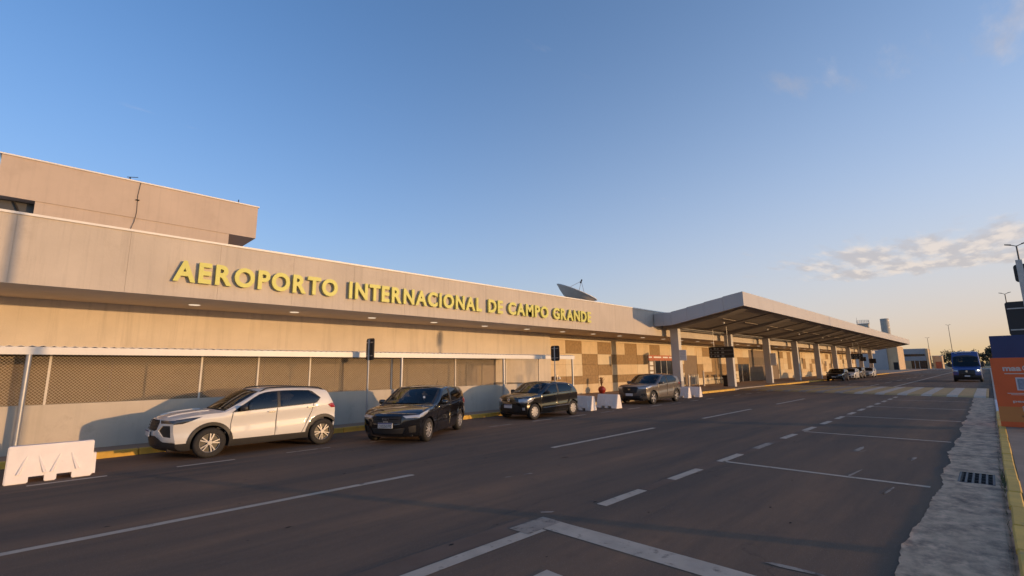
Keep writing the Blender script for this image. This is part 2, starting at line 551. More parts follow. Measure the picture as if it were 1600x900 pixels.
# scraps of old paint and tar spots
for x, y, w, h in ((13.2, 2.3, .5, .06), (12.9, 2.2, .25, .05), (6.5, 6.1, .12, .05), (6.1, 6.2, .1, .04), (8.2, 6.6, .12, .05), (12.6, 1.3, .3, .05),
                   (10.3, 1.9, .5, .05), (9.2, 1.3, .4, .06), (16.8, 2.2, .7, .05), (5.2, 1.5, .05, .3), (5.0, 4.35, .12, .09)):
    a = random.uniform(0, 3)
    pts = [(x+w*math.cos(t+a)*random.uniform(.6, 1.1), y+h*math.sin(t)*random.uniform(.5, 1.2), 0.005) for t in [k*0.7 for k in range(9)]]
    MB().add(pts, [tuple(range(9))]).build('paint_scrap', PAINT_OLD, road)
TAR = mat('tar_spot', (0.03, 0.024, 0.02), 0.9, spec=0.1)
for i in range(60):
    x, y = random.uniform(0, 16), random.uniform(1.5, 11)
    r0 = random.uniform(0.006, 0.022)
    pts = [(x+r0*2.0*math.cos(t)*random.uniform(.6, 1.3), y+r0*math.sin(t)*random.uniform(.6, 1.3), 0.0035) for t in [k*0.9 for k in range(7)]]
    MB().add(pts, [tuple(range(7))]).build('tar_spot', TAR, road)
# raised crosswalk
cw = MB()
cw.add([(36.3, 0.25, 0.004), (39.4, 14.25, 0.004), (37.0, 0.25, 0.07), (40.1, 14.25, 0.07), (48.0, 0.25, 0.07), (50.2, 14.25, 0.07), (48.7, 0.25, 0.004), (50.9, 14.25, 0.004)],
       [(0, 2, 3, 1), (2, 4, 5, 3), (4, 6, 7, 5), (0, 6, 4, 2), (1, 3, 5, 7)])
crosswalk = struct(cw, 'crosswalk', OCHRE)
for i in range(13):
    y0 = 0.36+i*1.125
    if y0 > 13.8:
        break
    y1 = y0+0.48
    f = lambda y, a, b: a+(b-a)*(y-0.25)/14.0
    MB().add([(f(y0, 36.32, 39.42), y0, 0.009), (f(y1, 36.32, 39.42), y1, 0.009), (f(y1, 37.0, 40.1), y1, 0.075), (f(y0, 37.0, 40.1), y0, 0.075),
              (f(y0, 48.0, 50.2), y0, 0.075), (f(y1, 48.0, 50.2), y1, 0.075)], [(0, 3, 2, 1), (3, 4, 5, 2)]).build('crosswalk_stripe', PAINT if i < 6 else PAINT_OLD, crosswalk)
# right-hand gutter: broken concrete edge over the asphalt, with a hole for the drain
random.seed(3)
pts2 = []
x = -3.0
ph = [random.uniform(0, 6) for _ in range(6)]
edge = []
rag = 0.0
while x < 36.0:
    rag = rag*0.85+random.uniform(-0.016, 0.016)
    w = 0.80+0.035*math.sin(x*0.9+ph[0])+0.025*math.sin(x*2.6+ph[1])+rag+random.uniform(-0.008, 0.008)
    w += 0.16*max(0, (6.5-x)/3) if x < 6.5 else 0
    edge.append((x, w))
    x += random.uniform(0.03, 0.09)+0.004*max(0, x)
edge.append((36.2, 0.75))
outer = edge+[(36.2, 0.0), (-3.0, 0.0)]
DX0, DX1, DY0, DY1 = 10.62, 11.58, 0.17, 0.60
def cdt(points, loops):
    """constrained triangulation: returns verts, tris"""
    vs = [Vector(p) for p in points]
    es = []
    for lp in loops:
        b = len(vs)
        vs += [Vector(p) for p in lp]
        es += [(b+i, b+(i+1) % len(lp)) for i in range(len(lp))]
    r = delaunay_2d_cdt(vs, es, [], 0, 1e-5)
    return r[0], r[2]
def inside(p, poly):
    x, y = p
    c = False
    j = len(poly)-1
    for i in range(len(poly)):
        xi, yi = poly[i]
        xj, yj = poly[j]
        if (yi > y) != (yj > y) and x < (xj-xi)*(y-yi)/(yj-yi)+xi:
            c = not c
        j = i
    return c
hole = [(DX0, DY0), (DX1, DY0), (DX1, DY1), (DX0, DY1)]
gp = [(a, b) for a in [-2.8+0.22*i for i in range(170)] for b in (0.12, 0.3, 0.5, 0.68) if a < 36]
vs, ts = cdt(gp, [outer, hole])
gm = MB()
def gz(x, y):
    e = min(1.0, max(0.0, (0.95-y)/0.5))
    return 0.006+0.004*math.sin(x*3.1+y*9)*math.sin(x*5.7)*e+random.uniform(0, 0.004)
gm.add([(q.x, q.y, max(0.004, gz(q.x, q.y))) for q in vs],
       [t for t in ts if inside(((vs[t[0]].x+vs[t[1]].x+vs[t[2]].x)/3, (vs[t[0]].y+vs[t[1]].y+vs[t[2]].y)/3), outer)
        and not inside(((vs[t[0]].x+vs[t[1]].x+vs[t[2]].x)/3, (vs[t[0]].y+vs[t[1]].y+vs[t[2]].y)/3), hole)])
gut = gm.build('gutter', GUTTER, None, True, 60)
tag(gut, None, None, None, 'structure')
# the road sheet starts at y=0.55: the drain pit lies beside and below it
dr = thing('storm_drain', 'black grated storm drain set in the broken concrete gutter', 'drain', (11.1, 0.38, 0))
b = MB()
b.box(DX0-.02, DX1+.02, DY0-.02, DY0, -0.35, 0.006).box(DX0-.02, DX1+.02, DY1, DY1+.02, -0.35, 0.003)
b.box(DX0-.02, DX0, DY0, DY1, -0.35, 0.008).box(DX1, DX1+.02, DY0, DY1, -0.35, 0.008)
b.box(DX0-.02, DX1+.02, DY0-.02, DY1+.02, -0.37, -0.35)
b.build('pit', DARK, dr)
IRON = mat('cast_iron', (0.09, 0.085, 0.085), 0.6, metal=0.3, var=0.2, scale=8)
for i in range(6):
    y = DY0+0.015+i*(DY1-DY0-0.03)/5
    MB().bev(DX0, DX1, y-0.014, y+0.014, -0.03, 0.012, 0.004).build('grate_bar', IRON, dr)
for i in range(4):
    x = DX0+0.1+i*(DX1-DX0-0.2)/3
    MB().box(x-.012, x+.012, DY0, DY1, -0.035, -0.004).build('cross_bar', IRON, dr)
rs_ = random.Random(4)
wdm = MB()
for i in range(260):
    x = rs_.choice((rs_.gauss(11.0, .55), rs_.uniform(5, 24)))
    y = KR+.012+abs(rs_.gauss(0, .022))
    h = rs_.uniform(.02, .075)
    a = rs_.uniform(0, 6.28)
    d = Vector((math.cos(a), math.sin(a), 0))*h*.6
    e = Vector((-d.y, d.x, 0)).normalized()*.004
    p0 = Vector((x, y, .004))
    wdm.quad(p0-e, p0+e, p0+d+Vector((0, 0, h))+e*.3, p0+d+Vector((0, 0, h))-e*.3)
tag(wdm.build('weeds', mat('weed_green', (.10, .11, .04), .8, var=.3, scale=6)), 'thin green weeds growing in the gutter along the yellow kerb', 'weeds', None, 'stuff')
# pavements
pl = MB().box(-40, 125, KL+0.15, YT+0.1, -0.1, PZ)
pl.box(125, 214, KL+0.15, 30, -0.1, PZ-0.01)
pavL = struct(pl, 'pavement_terminal_side', PAVE)
PZR = 0.055                                # low kerb on the parking side
pr = MB().box(-40, 214, -6, KR-0.15, -0.1, PZR)
pavR = struct(pr, 'pavement_parking_side', PAVE)
# paving joints under the canopy and along the terminal
kl = bpy.data.objects.new('kerb_terminal_side', None)
COL.objects.link(kl)
tag(kl, kind='structure')
kr = bpy.data.objects.new('kerb_parking_side', None)
COL.objects.link(kr)
tag(kr, kind='structure')
KERBC = mat('kerb_concrete', (0.33, 0.28, 0.235), 0.85, var=0.2, scale=2)
kb = MB().bev(0, 0.985, 0, 0.15, -0.1, PZ+0.012, 0.018)
ky = kb.build('kerb_block', KERB_Y, kl)
ky.location = (-6, KL, 0)
kw = kb.build('kerb_block', KERB_W, kr)
kw.location = (26, KR-0.15, PZR-PZ)
kc = kb.build('kerb_block', KERBC, kl)
kc.location = (27, KL, 0)
for i in range(-5, 120):
    if i == 27:
        continue
    src = kc if (16 < i < 33 and i % 5 > 1) or 38 < i < 46 else ky
    inst(src, kl, (i, KL+random.uniform(-.006, .006), random.uniform(-.004, .004)))
for i in range(-3, 90):
    if i == 26:
        continue
    src = ky if i < 26 else (kw if i < 34 else kc)
    o = inst(src, kr, (i, KR-0.15+random.uniform(-.008, .008), PZR-PZ+random.uniform(-.006, .006)))
    o.rotation_euler = (0, 0, random.uniform(-.006, .006))
struct(MB().box(90, 212, KR-0.15, KR, -0.1, PZR+0.01), 'kerb_far', KERBC)
# far end of the road: cross kerb and verge
struct(MB().box(205, 206, -6, 30, -0.1, 0.22), 'kerb_road_end', KERB_W)
struct(MB().box(206, 214, -6, 45, -0.1, 0.16), 'verge', EARTH)

# ------------------------------------------------------------------ terminal building
ZS, ZF = 4.08, 5.80
X0, X1 = -14.0, 124.0
ter = thing('terminal_building', 'long beige airport terminal with deep fascia over a checkered tile wall', 'building', (54, 24, 0))
MB().box(X0, X1, YF+0.13, YT+14, ZS+0.3, ZF-0.25).build('roof_slab', BLOCKC, ter)
MB().box(X0, X1, YF+0.03, YT+0.3, ZS, ZS+0.28).build('soffit', SOFFIT, ter)
MB().box(X0, X1, YF-0.035, YF+0.16, ZF, ZF+0.06).build('fascia_cap', CAPM, ter)
MB().box(X0, X1, YF+0.04, YF+0.12, ZS+0.29, ZF-0.003).build('fascia_core', CONC, ter)
n = 62
pw = (X1-X0)/n
fp = MB().box(0.0022, pw-0.0022, 0, 0.036, ZS-0.01, ZF-0.004).build('fascia_panel', CONC, ter)
fp.location = (X0, YF, 0)
for i in range(1, n):
    inst(fp, ter, (X0+i*pw, YF+random.uniform(-.0015, .0015), 0))
# rendered wall above the fenced store, body of the terminal behind it
XE = 23.3
MB().box(X0, XE, YT-0.25, YT+0.3, PZ, ZS-0.002).build('upper_wall', CONC_UP, ter)
MB().box(XE+0.01, X1, YT+0.05, YT+0.3, PZ, ZS-0.002).build('tile_backing', JOINT, ter)
MB().box(X0, X1, YT+0.31, YT+14, PZ, ZS+0.29).build('rear_body', BLOCKC, ter)
# soffit lamps
lm = MB().lathe([(0.0, -0.012), (0.15, -0.012), (0.17, 0.0), (0.17, 0.02)], 16).build('soffit_lamp', LIGHTM, ter)
lm.location = (3.6, 18.4, ZS-0.004)
for i in range(1, 34):
    inst(lm, ter, (3.6+i*3.22, 18.4, ZS-0.004))
# openings in the tile wall: (x0, x1, ztop)
OPEN = [(36.0, 40.8, 2.85), (42.6, 45.4, 2.9), (56.0, 59.4, 2.05), (59.6, 66.6, 4.0), (68.0, 70.4, 2.0)]
rows = [3.72, 2.83, 2.09, 1.32, 0.76, PZ]
cols = [XE]
x = XE
for w in (1.85, 1.8, 1.9, 1.75, 1.9, 1.8, 2.05):
    x += w
    cols.append(x)
while x < X1-2:
    x += random.choice((1.6, 1.8, 1.8, 2.1))
    cols.append(x)
pat = ['LDLDLDL', 'LLDLDDD', 'LLDDLLL', 'DDDLDDD', 'LLLLLLL']
tb = {}
random.seed(11)
def tile(x0, x1, z0, z1, k):
    key = (round(x1-x0, 3), round(z1-z0, 3), k)
    dy = random.uniform(0, 0.022)
    if key not in tb:
        o = MB().bev(0.004, x1-x0-0.004, 0, 0.05, 0.004, z1-z0-0.004, 0.005).build('wall_tile', {'L': TILE_L, 'P': TILE_L2, 'D': TILE_D}[k], ter)
        tb[key] = o
        o.location = (x0, YT-dy, z0)
    else:
        inst(tb[key], ter, (x0, YT-dy, z0))
cnt = 0
for i in range(len(cols)-1):
    for r_ in range(5):
        zt, zb_ = rows[r_], rows[r_+1]
        c = pat[r_][i] if i < 7 else ('P' if r_ == 4 else random.choice('LLLDDP' if i < 24 else 'LLPD'))
        if c == 'L' and random.random() < 0.25:
            c = 'P'
        segs = [(cols[i], cols[i+1], zb_, zt)]
        for a, b_, zo in OPEN:
            out = []
            for s0, s1, q0, q1 in segs:
                if s1 <= a+.02 or s0 >= b_-.02 or q0 >= zo-.02:
                    out.append((s0, s1, q0, q1))
                    continue
                if s0 < a:
                    out.append((s0, a, q0, q1))
                if s1 > b_:
                    out.append((b_, s1, q0, q1))
                if q1 > zo+.05:
                    out.append((max(s0, a), min(s1, b_), zo, q1))
            segs = out
        for q in segs:
            if q[1]-q[0] > 0.05:
                tile(*q, c)
                cnt += 1
MB().box(XE, X1, YT-0.002, YT+0.04, 3.73, ZS-0.002).build('wall_frieze', TILE_L2, ter)
print('tiles', cnt)
# entrance: glazed doors with a red lintel sign and posters, beyond it the stair opening and the deep bay
ent = MB().box(36.0, 40.8, YT-0.01, YT+0.045, 2.40, 2.85).build('lintel_sign', POSTER, ter)
for i, q in enumerate(((36.15, 36.7), (37.0, 38.3), (38.6, 39.5), (39.7, 40.5))):
    MB().box(q[0], q[1], YT-0.02, YT-0.01, 2.62, 2.74).build('sign_strip', WHITE, ent)
for i in range(3):
    a = 37.15+i*1.02
    dd = MB().box(a+.05, a+.97, YT+0.02, YT+0.04, PZ, 2.38).build('glass_door', GLASSD, ter)
    MB().box(a-.03, a+.04, YT-0.02, YT+0.045, PZ, 2.40).build('door_frame', GALV, dd)
MB().box(36.05, 37.08, YT+0.005, YT+0.045, PZ, 2.39).build('notice_panel', DOORB, ter)
for z in (0.7, 1.2, 1.62, 2.02):
    MB().box(36.3, 36.85, YT-0.008, YT+0.005, z, z+0.30).build('poster', WHITE, ter)
MB().box(40.25, 40.78, YT+0.005, YT+0.045, PZ, 2.39).build('side_panel', DARK, ter)
MB().box(42.62, 45.38, YT+0.02, YT+0.045, PZ, 2.89).build('stair_shutter', DOORB, ter)
MB().box(43.3, 45.35, YT-0.03, YT+0.02, 0.9, 1.02).build('counter', CAPM, ter)
for a in (56.05, 57.15, 58.25):
    MB().box(a, a+1.0, YT+0.02, YT+0.045, PZ, 2.04).build('glass_door', GLASSD, ter)
MB().box(57.1, 57.14, YT-.02, YT+.045, PZ, 2.04).build('door_frame', CAPM, ter)
BAYM = mat('bay_panel', (0.15, 0.115, 0.085), 0.8, var=0.15, scale=2)
for k, (z0, z1) in enumerate(((PZ, 1.15), (1.16, 1.95), (1.96, 2.85), (2.86, 3.99))):
    MB().box(59.62, 66.58, YT+0.02+(0.012 if k % 2 else 0), YT+0.047, z0, z1).build('bay_shutter', BAYM if k % 2 == 0 else DOORB, ter)
MB().box(68.02, 70.38, YT+0.02, YT+0.047, PZ, 1.99).build('dark_door', DOORB, ter)
MB().box(96, 97.2, YT-.05, YT-.015, 1.7, 2.5).build('wall_board', DOORB, ter)

# lettering on the fascia
sg = thing('terminal_lettering', 'raised yellow letters reading AEROPORTO INTERNACIONAL DE CAMPO GRANDE on the fascia', 'sign', (12.9, YF, 4.5))
def word(txt, x0, x1, z0, hgt):
    ws = []
    for ch in txt:
        me, w = text_mesh(ch, 1.0, extrude=0.04, offset=0.034)
        h = max(q.co.y for q in me.vertices)
        ws.append((me, w, h))
    RV = dict(I=.075, N=.075, M=.075, O=.05, D=.05, G=.06, E=.06, C=.045, L=.02, R=.035, P=.02, T=.005, A=.008)
    LV = dict(O=.045, C=.045, G=.045, A=.008, T=.005)
    gaps_ = [RV[a]+LV.get(b, .075)+.012 for a, b in zip(txt, txt[1:])]+[0]
    tot = sum(w for _, w, _ in ws)+sum(gaps_)
    sxx = (x1-x0)/tot
    x = 0
    for (me, w, h), gp_ in zip(ws, gaps_):
        for q in me.vertices:
            q.co = Vector((x0+(x+q.co.x)*sxx, YF-0.105-q.co.z, z0+q.co.y*hgt/h))
        me.materials.clear()
        me.materials.append(LETTER)
        o = link('letter', me, sg)
        bm = bmesh.new()
        bm.from_mesh(me)
        bmesh.ops.recalc_face_normals(bm, faces=bm.faces[:])
        bm.to_mesh(me)
        bm.free()
        x += w+gp_
for t_, a, b_ in (('AEROPORTO', 2.62, 7.58), ('INTERNACIONAL', 8.02, 14.58), ('DE', 14.99, 15.95), ('CAMPO', 16.32, 19.36), ('GRANDE', 19.76, 23.25)):
    word(t_, a, b_, 4.51, 0.63)

# ------------------------------------------------------------------ upper block, dish, tanks
ub = thing('upper_block', 'plain beige upper block rising behind the fascia at the left', 'building', (2.6, 28, 5.5))
MB().box(-1.57, 6.88, 24.0, 34, 8.14, 9.66).build('top_storey', BLOCKC, ub)
MB().box(-1.62, 6.93, 23.95, 34.05, 9.66, 9.71).build('parapet_cap', CAPM, ub)
MB().box(-0.56, 5.76, 24.03, 32, 5.5, 8.14).build('lower_wall', BLOCKC, ub)
VOID = mat('void_shade', (0.045, 0.042, 0.042), 0.35, var=0.1)
MB().box(-1.5, -0.57, 24.5, 24.55, 5.5, 8.139).build('window', VOID, ub)  # flat dark panel: its colour stands in for the shaded depth of an open void
MB().tube((-1.1, 24.4, 8.1), (-0.75, 24.4, 7.3), 0.03, 6).build('brace', DARK, ub)
MB().path([(2.38, 23.97, 9.68), (2.33, 23.98, 9.1), (2.36, 23.98, 8.4), (2.32, 23.98, 8.0), (2.2, 23.98, 7.5)], 0.009, 5).build('hanging_cable', DARK, ub)
MB().box(2.28, 2.40, 23.95, 24.0, 8.88, 8.92).build('cable_clip', DARK, ub)
MB().tube((6.1, 24.3, 9.7), (6.1, 24.3, 9.95), 0.02, 6).build('rod', DARK, ub)
an = thing('roof_antenna', 'tiny metal antenna on the edge of the upper block', 'antenna', (2.05, 24.4, 9.71))
MB().tube((1.98, 24.4, 9.71), (2.05, 24.4, 9.95), .014, 5).tube((2.12, 24.4, 9.71), (2.05, 24.4, 9.95), .014, 5).build('mast', DARK, an)
MB().tube((1.95, 24.4, 9.92), (2.3, 24.3, 9.97), .014, 5).tube((2.02, 24.4, 9.82), (2.16, 24.4, 9.82), .012, 5).build('boom', DARK, an)

dc = Vector((26.1, 19.6, 7.02))
dish = thing('satellite_dish', 'large tilted satellite dish on the terminal roof beyond the lettering', 'satellite dish', (25.8, 19.6, 5.6))
ax = Vector((0.23, -0.375, 1)).normalized()
rot = Vector((0, 0, 1)).rotation_difference(ax).to_matrix()
def dpt(r, h, t):
    return dc+rot @ Vector((r*math.cos(t), r*math.sin(t), h))
dm = MB()
prof = [(1.46, 0.0), (1.16, -0.26), (0.78, -0.52), (0.40, -0.66), (0.10, -0.69)]
N = 24
vs = [dpt(r, h, 2*math.pi*i/N) for r, h in prof for i in range(N)]
vs += [dpt(r, h+0.05, 2*math.pi*i/N) for r, h in prof for i in range(N)]
fs = []
for k in range(4):
    for i in range(N):
        j = (i+1) % N
        fs.append((k*N+i, k*N+j, (k+1)*N+j, (k+1)*N+i))
        b0 = 5*N
        fs.append((b0+k*N+i, b0+(k+1)*N+i, b0+(k+1)*N+j, b0+k*N+j))
for i in range(N):
    j = (i+1) % N
    fs.append((i, 5*N+i, 5*N+j, j))
dm.add(vs, fs).build('reflector', DISHM, dish)
rm = MB()
for i in range(N):
    rm.tube(dpt(1.48, 0.02, 2*math.pi*i/N), dpt(1.48, 0.02, 2*math.pi*(i+1)/N), 0.028, 5)
rm.build('rim', CAPM, dish)
fpnt = dpt(0.0, 0.85, 0)
for t in (0.5, 2.6, 4.7):
    MB().tube(dpt(1.0, -0.3, t), fpnt, 0.016, 5).build('feed_strut', GALV, dish)
MB().tube(fpnt-ax*0.16, fpnt+ax*0.12, 0.05, 8).build('feed_horn', DARK, dish)
MB().tube(dc+Vector((-.75, .3, -1.6)), dc+Vector((-.75, .3, -0.35)), 0.05, 8).tube(dc+Vector((.85, -.5, -1.6)), dc+Vector((.85, -.5, -0.75)), 0.05, 8).tube(dc+Vector((0, .3, -1.6)), dc+Vector((0, .3, -.8)), .14, 8).build('mount', DARK, dish)
TX = 230.0
tk = thing('water_tank', 'pale cylindrical concrete tank standing behind the far end of the canopy', 'tank', (TX, 26.5, 0))
TANKM = mat('tank_concrete', (0.46, 0.42, 0.36), .8, var=.1, scale=.7, streak=.3)
MB().lathe([(1.38, 0), (1.38, 19.1), (1.26, 19.13), (0.0, 19.13)], 28, (TX, 26.5, 0)).build('shell', TANKM, tk, True)
for z in (10.0, 12.8, 15.6, 18.2):
    MB().lathe([(1.385, 0), (1.43, 0.05), (1.43, 0.18), (1.385, 0.23)], 28, (TX, 26.5, z)).build('hoop', GALV, tk)
tk2 = thing('railed_tank', 'squat round tank with a railing behind the canopy roof', 'tank', (TX, 33.3, 0))
MB().lathe([(1.9, 0), (1.9, 17.7), (0, 17.75)], 24, (TX, 33.3, 0)).build('shell', TANKM, tk2, True)
rl = MB()
for i in range(14):
    t = 2*math.pi*i/14
    t2 = 2*math.pi*(i+1)/14
    p = Vector((TX+2*math.cos(t), 33.3+2*math.sin(t), 17.7))
    q = Vector((TX+2*math.cos(t2), 33.3+2*math.sin(t2), 17.7))
    rl.tube(p, p+Vector((0, 0, 1.3)), .05, 5)
    for z in (.65, 1.3):
        rl.tube(p+Vector((0, 0, z)), q+Vector((0, 0, z)), .045, 5)
rl.build('railing', GALV, tk2)
MB().lathe([(1.85, 0), (2.15, 0.03), (2.15, 0.2), (1.85, 0.3)], 24, (TX, 33.3, 17.45)).build('gallery', GALV, tk2)
MB().tube((TX-.6, 35.1, 17.7), (TX-.6, 35.1, 20.2), .07, 5).build('mast', GALV, tk2)

# ------------------------------------------------------------------ fenced lean-to store in front of the wall
fe = thing('fenced_store', 'lean-to store with low wall, chain link mesh and pale sheet visor', 'fence', (8, YW, PZ))
WT = 1.185
FX0, FX1 = -12.0, 17.35
MB().box(FX0, FX1, YW, YW+0.15, PZ, WT).build('low_wall', LOWC, fe)
MB().box(FX1-0.12, FX1, YW+0.15, YT-0.26, PZ, WT-.003).build('side_wall', LOWC, fe)
VX1 = 19.6
MB().bev(FX0, VX1, 15.0, 15.05, 2.305, 2.475, 0.006).build('visor', VISOR, fe)
cor = MB()
n = int((VX1-FX0)/0.088)
for i in range(n):
    a = FX0+i*(VX1-FX0)/n
    b_ = FX0+(i+1)*(VX1-FX0)/n
    za = 2.472+(0.0 if i % 2 else 0.03)
    zb_ = 2.472+(0.03 if i % 2 else 0.0)
    cor.add([(a, 15.06, za), (b_, 15.06, zb_), (b_, YT-.25, zb_+.08), (a, YT-.25, za+.08), (a, 15.06, za+.008), (b_, 15.06, zb_+.008), (b_, YT-.25, zb_+.088), (a, YT-.25, za+.088)],
            [(0, 1, 2, 3), (4, 7, 6, 5), (0, 4, 5, 1)])
cor.build('roof_sheet', VISOR, fe)
YB = 17.5
MB().box(FX0, 14.4, YB, YB+0.08, PZ, 2.45).build('store_back_wall', BACKP, fe)
MB().box(14.4, FX1, YB+1.0, YB+1.08, PZ, 2.45).build('recessed_back_wall', BACKP, fe)
MB().box(14.3, 14.4, YB+.08, YB+1.0, PZ, 2.45).build('return_wall', BACKP, fe)
for x in (-1.9, 1.6, 3.7, 5.6, 8.1, 10.4, 12.6):
    MB().box(x, x+0.03, YB-0.012, YB, PZ, 2.44).build('panel_joint', DOORB, fe)
sh = MB().box(15.3, 16.1, YB+.94, YB+1.0, .4, 2.16).build('brown_shutter', DOORB, fe)
sh2 = MB().box(16.35, 17.2, YB+.94, YB+1.0, .4, 2.16).build('brown_shutter', DOORB, fe)
MB().lathe([(0, -.03), (.11, -.03), (.12, 0), (.12, .02)], 14, (14.85, YB+.97, 2.02), 'y').build('round_sign', DARK, fe)
MB().box(14.79, 14.91, YB+.90, YB+.935, 2.0, 2.05).build('sign_mark', WHITE, fe)
# support poles under the visor
for r_ in (-0.0037, 0.6279, 0.9687, 1.2929):
    x = r_*15.03
    MB().tube((x, 15.03, PZ), (x, 15.03, 2.306), 0.052, 12).build('pole', GALV, fe, True)
# fence posts on the wall, chain link between them
px = [FX0+.1, -9.6, -7.2, -4.6, -2.1]+[q*15.42 for q in (0.0199, 0.2155, 0.3095, 0.4087, 0.6003, 0.7907, 0.9765)]+[FX1-.06]
for x in px:
    MB().box(x-0.022, x+0.022, YW+.04, YW+.085, WT, 2.40).build('fence_post', POSTW, fe)
MB().box(FX0, FX1, YW+.05, YW+.08, 2.37, 2.40).build('top_rail', POSTW, fe)
def mesh_panel(x0, x1, z0, z1, p=0.070, r=0.0048):
    b_ = MB()
    H = z1-z0
    for sgn in (1, -1):
        c = x0-H if sgn > 0 else x0
        while c < (x1 if sgn > 0 else x1+H):
            # line x = c + sgn*(z-z0)
            pts = []
            for z in (z0, z1):
                pts.append((c+sgn*(z-z0), z))
            (xa, za), (xb, zb_) = pts
            def clip(xa, za, xb, zb_):
                if xa > xb:
                    xa, za, xb, zb_ = xb, zb_, xa, za
                if xb <= x0 or xa >= x1:
                    return None
                if xa < x0:
                    za += (x0-xa)*(zb_-za)/(xb-xa)
                    xa = x0
                if xb > x1:
                    zb_ += (x1-xb)*(zb_-za)/(xb-xa)
                    xb = x1
                return xa, za, xb, zb_
            q = clip(xa, za, xb, zb_)
            if q and abs(q[2]-q[0]) > .01:
                y = YW+.062+sgn*.0025
                b_.tube((q[0], y, q[1]), (q[2], y, q[3]), r, 4, cap=False)
            c += p
    return b_.build('chain_link_mesh', WIRE, fe)
for a, b_ in zip(px, px[1:]):
    if b_ > -3.5:
        mesh_panel(a+.02, b_-.02, WT+.005, 2.37)

# ------------------------------------------------------------------ entrance canopy
CX0, CX1 = 31.0, 119.5
cn = thing('entrance_canopy', 'long grey canopy with an upswept front edge on white columns', 'canopy', (75, 15, PZ))
def cbot(y):
    return 4.71 if y > 15.25 else 4.71+(15.25-y)/(15.25-10.4)*0.88
# end fascia panels (facing the camera), front fascia panels, underside
ys = [16.55, 15.85, 15.25, 14.1, 12.9, 11.65, 10.4]
for xe, d in ((CX0, 1), (CX1, -1)):
    for a, b_ in zip(ys, ys[1:]):
        ga, gb = a-.005, b_+.005
        MB().prism([(ga, cbot(ga)), (gb, cbot(gb)), (gb, cbot(gb)+.89), (ga, cbot(ga)+.92)], xe, xe+.06*d, 'yz').build('end_panel', CANOPY, cn)
    MB().prism([(16.54, 4.75), (15.25, 4.75), (10.42, 5.62), (10.42, 6.44), (15.25, 5.57), (16.54, 5.59)], xe+.062*d, xe+.12*d, 'yz').build('end_core', JOINT, cn)
n = 30
pw = (CX1-CX0)/n
fpan = MB().box(.005, pw-.005, 10.4, 10.46, 5.585, 6.475).build('front_panel', CANOPY, cn)
fpan.location = (CX0, 0, 0)
for i in range(1, n):
    inst(fpan, cn, (CX0+i*pw, 0, 0))
MB().box(CX0+.13, CX1-.13, 10.47, 10.55, 5.62, 6.44).build('front_core', JOINT, cn)
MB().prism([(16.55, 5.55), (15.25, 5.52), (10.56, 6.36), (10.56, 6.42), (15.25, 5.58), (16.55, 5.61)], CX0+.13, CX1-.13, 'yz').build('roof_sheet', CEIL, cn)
# ceiling boards between broad shallow beams that run out from each column
cy = [16.4, 15.3, 14.1, 12.9, 11.7, 10.6]
for a, b_ in zip(cy, cy[1:]):
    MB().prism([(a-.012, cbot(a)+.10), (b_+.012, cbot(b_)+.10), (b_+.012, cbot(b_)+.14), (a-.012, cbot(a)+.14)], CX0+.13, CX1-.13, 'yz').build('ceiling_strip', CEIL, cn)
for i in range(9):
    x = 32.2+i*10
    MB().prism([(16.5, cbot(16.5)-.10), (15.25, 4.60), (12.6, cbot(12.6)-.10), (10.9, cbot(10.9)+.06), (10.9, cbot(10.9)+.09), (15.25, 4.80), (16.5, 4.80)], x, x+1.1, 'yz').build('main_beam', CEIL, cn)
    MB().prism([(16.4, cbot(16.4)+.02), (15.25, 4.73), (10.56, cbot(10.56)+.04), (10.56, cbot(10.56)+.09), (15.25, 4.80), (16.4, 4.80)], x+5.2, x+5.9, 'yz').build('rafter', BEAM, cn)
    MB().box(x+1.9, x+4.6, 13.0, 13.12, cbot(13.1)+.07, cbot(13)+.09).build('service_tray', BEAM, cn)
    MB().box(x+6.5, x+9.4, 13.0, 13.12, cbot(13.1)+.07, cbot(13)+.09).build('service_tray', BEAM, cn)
# pipes and fixings by the column heads
pm = MB()
for i in range(9):
    x = 32.8+i*10
    pm.tube((x+.7, 16.1, 4.62), (x+9.2, 16.1, 4.62), .05, 6)
    pm.tube((x+.7, 15.8, 4.66), (x+9.2, 15.8, 4.66), .04, 6)
pm.build('pipe', GALV, cn)
colm = MB().bev(0, .42, 15.6, 16.2, PZ, 4.74, .012).build('column', COLM, cn)
colm.location = (32.6, 0, 0)
for i in range(1, 9):
    inst(colm, cn, (32.6+i*10, 0, 0))
cb = MB().box(-.01, .43, 15.59, 16.21, PZ, .85).build('column_base', mat('column_grey', (.30, .285, .28), .7, var=.1, scale=2), cn)
cb.location = (32.6, 0, 0)
# spot lamps hung under the canopy
for i in range(9):
    x = 36.2+i*10
    for y in (13.7,):
        MB().lathe([(.0, 0), (.08, 0), (.08, .12), (.0, .12)], 10, (x, y, cbot(y)+.0)).build('downlight', WHITE, cn)

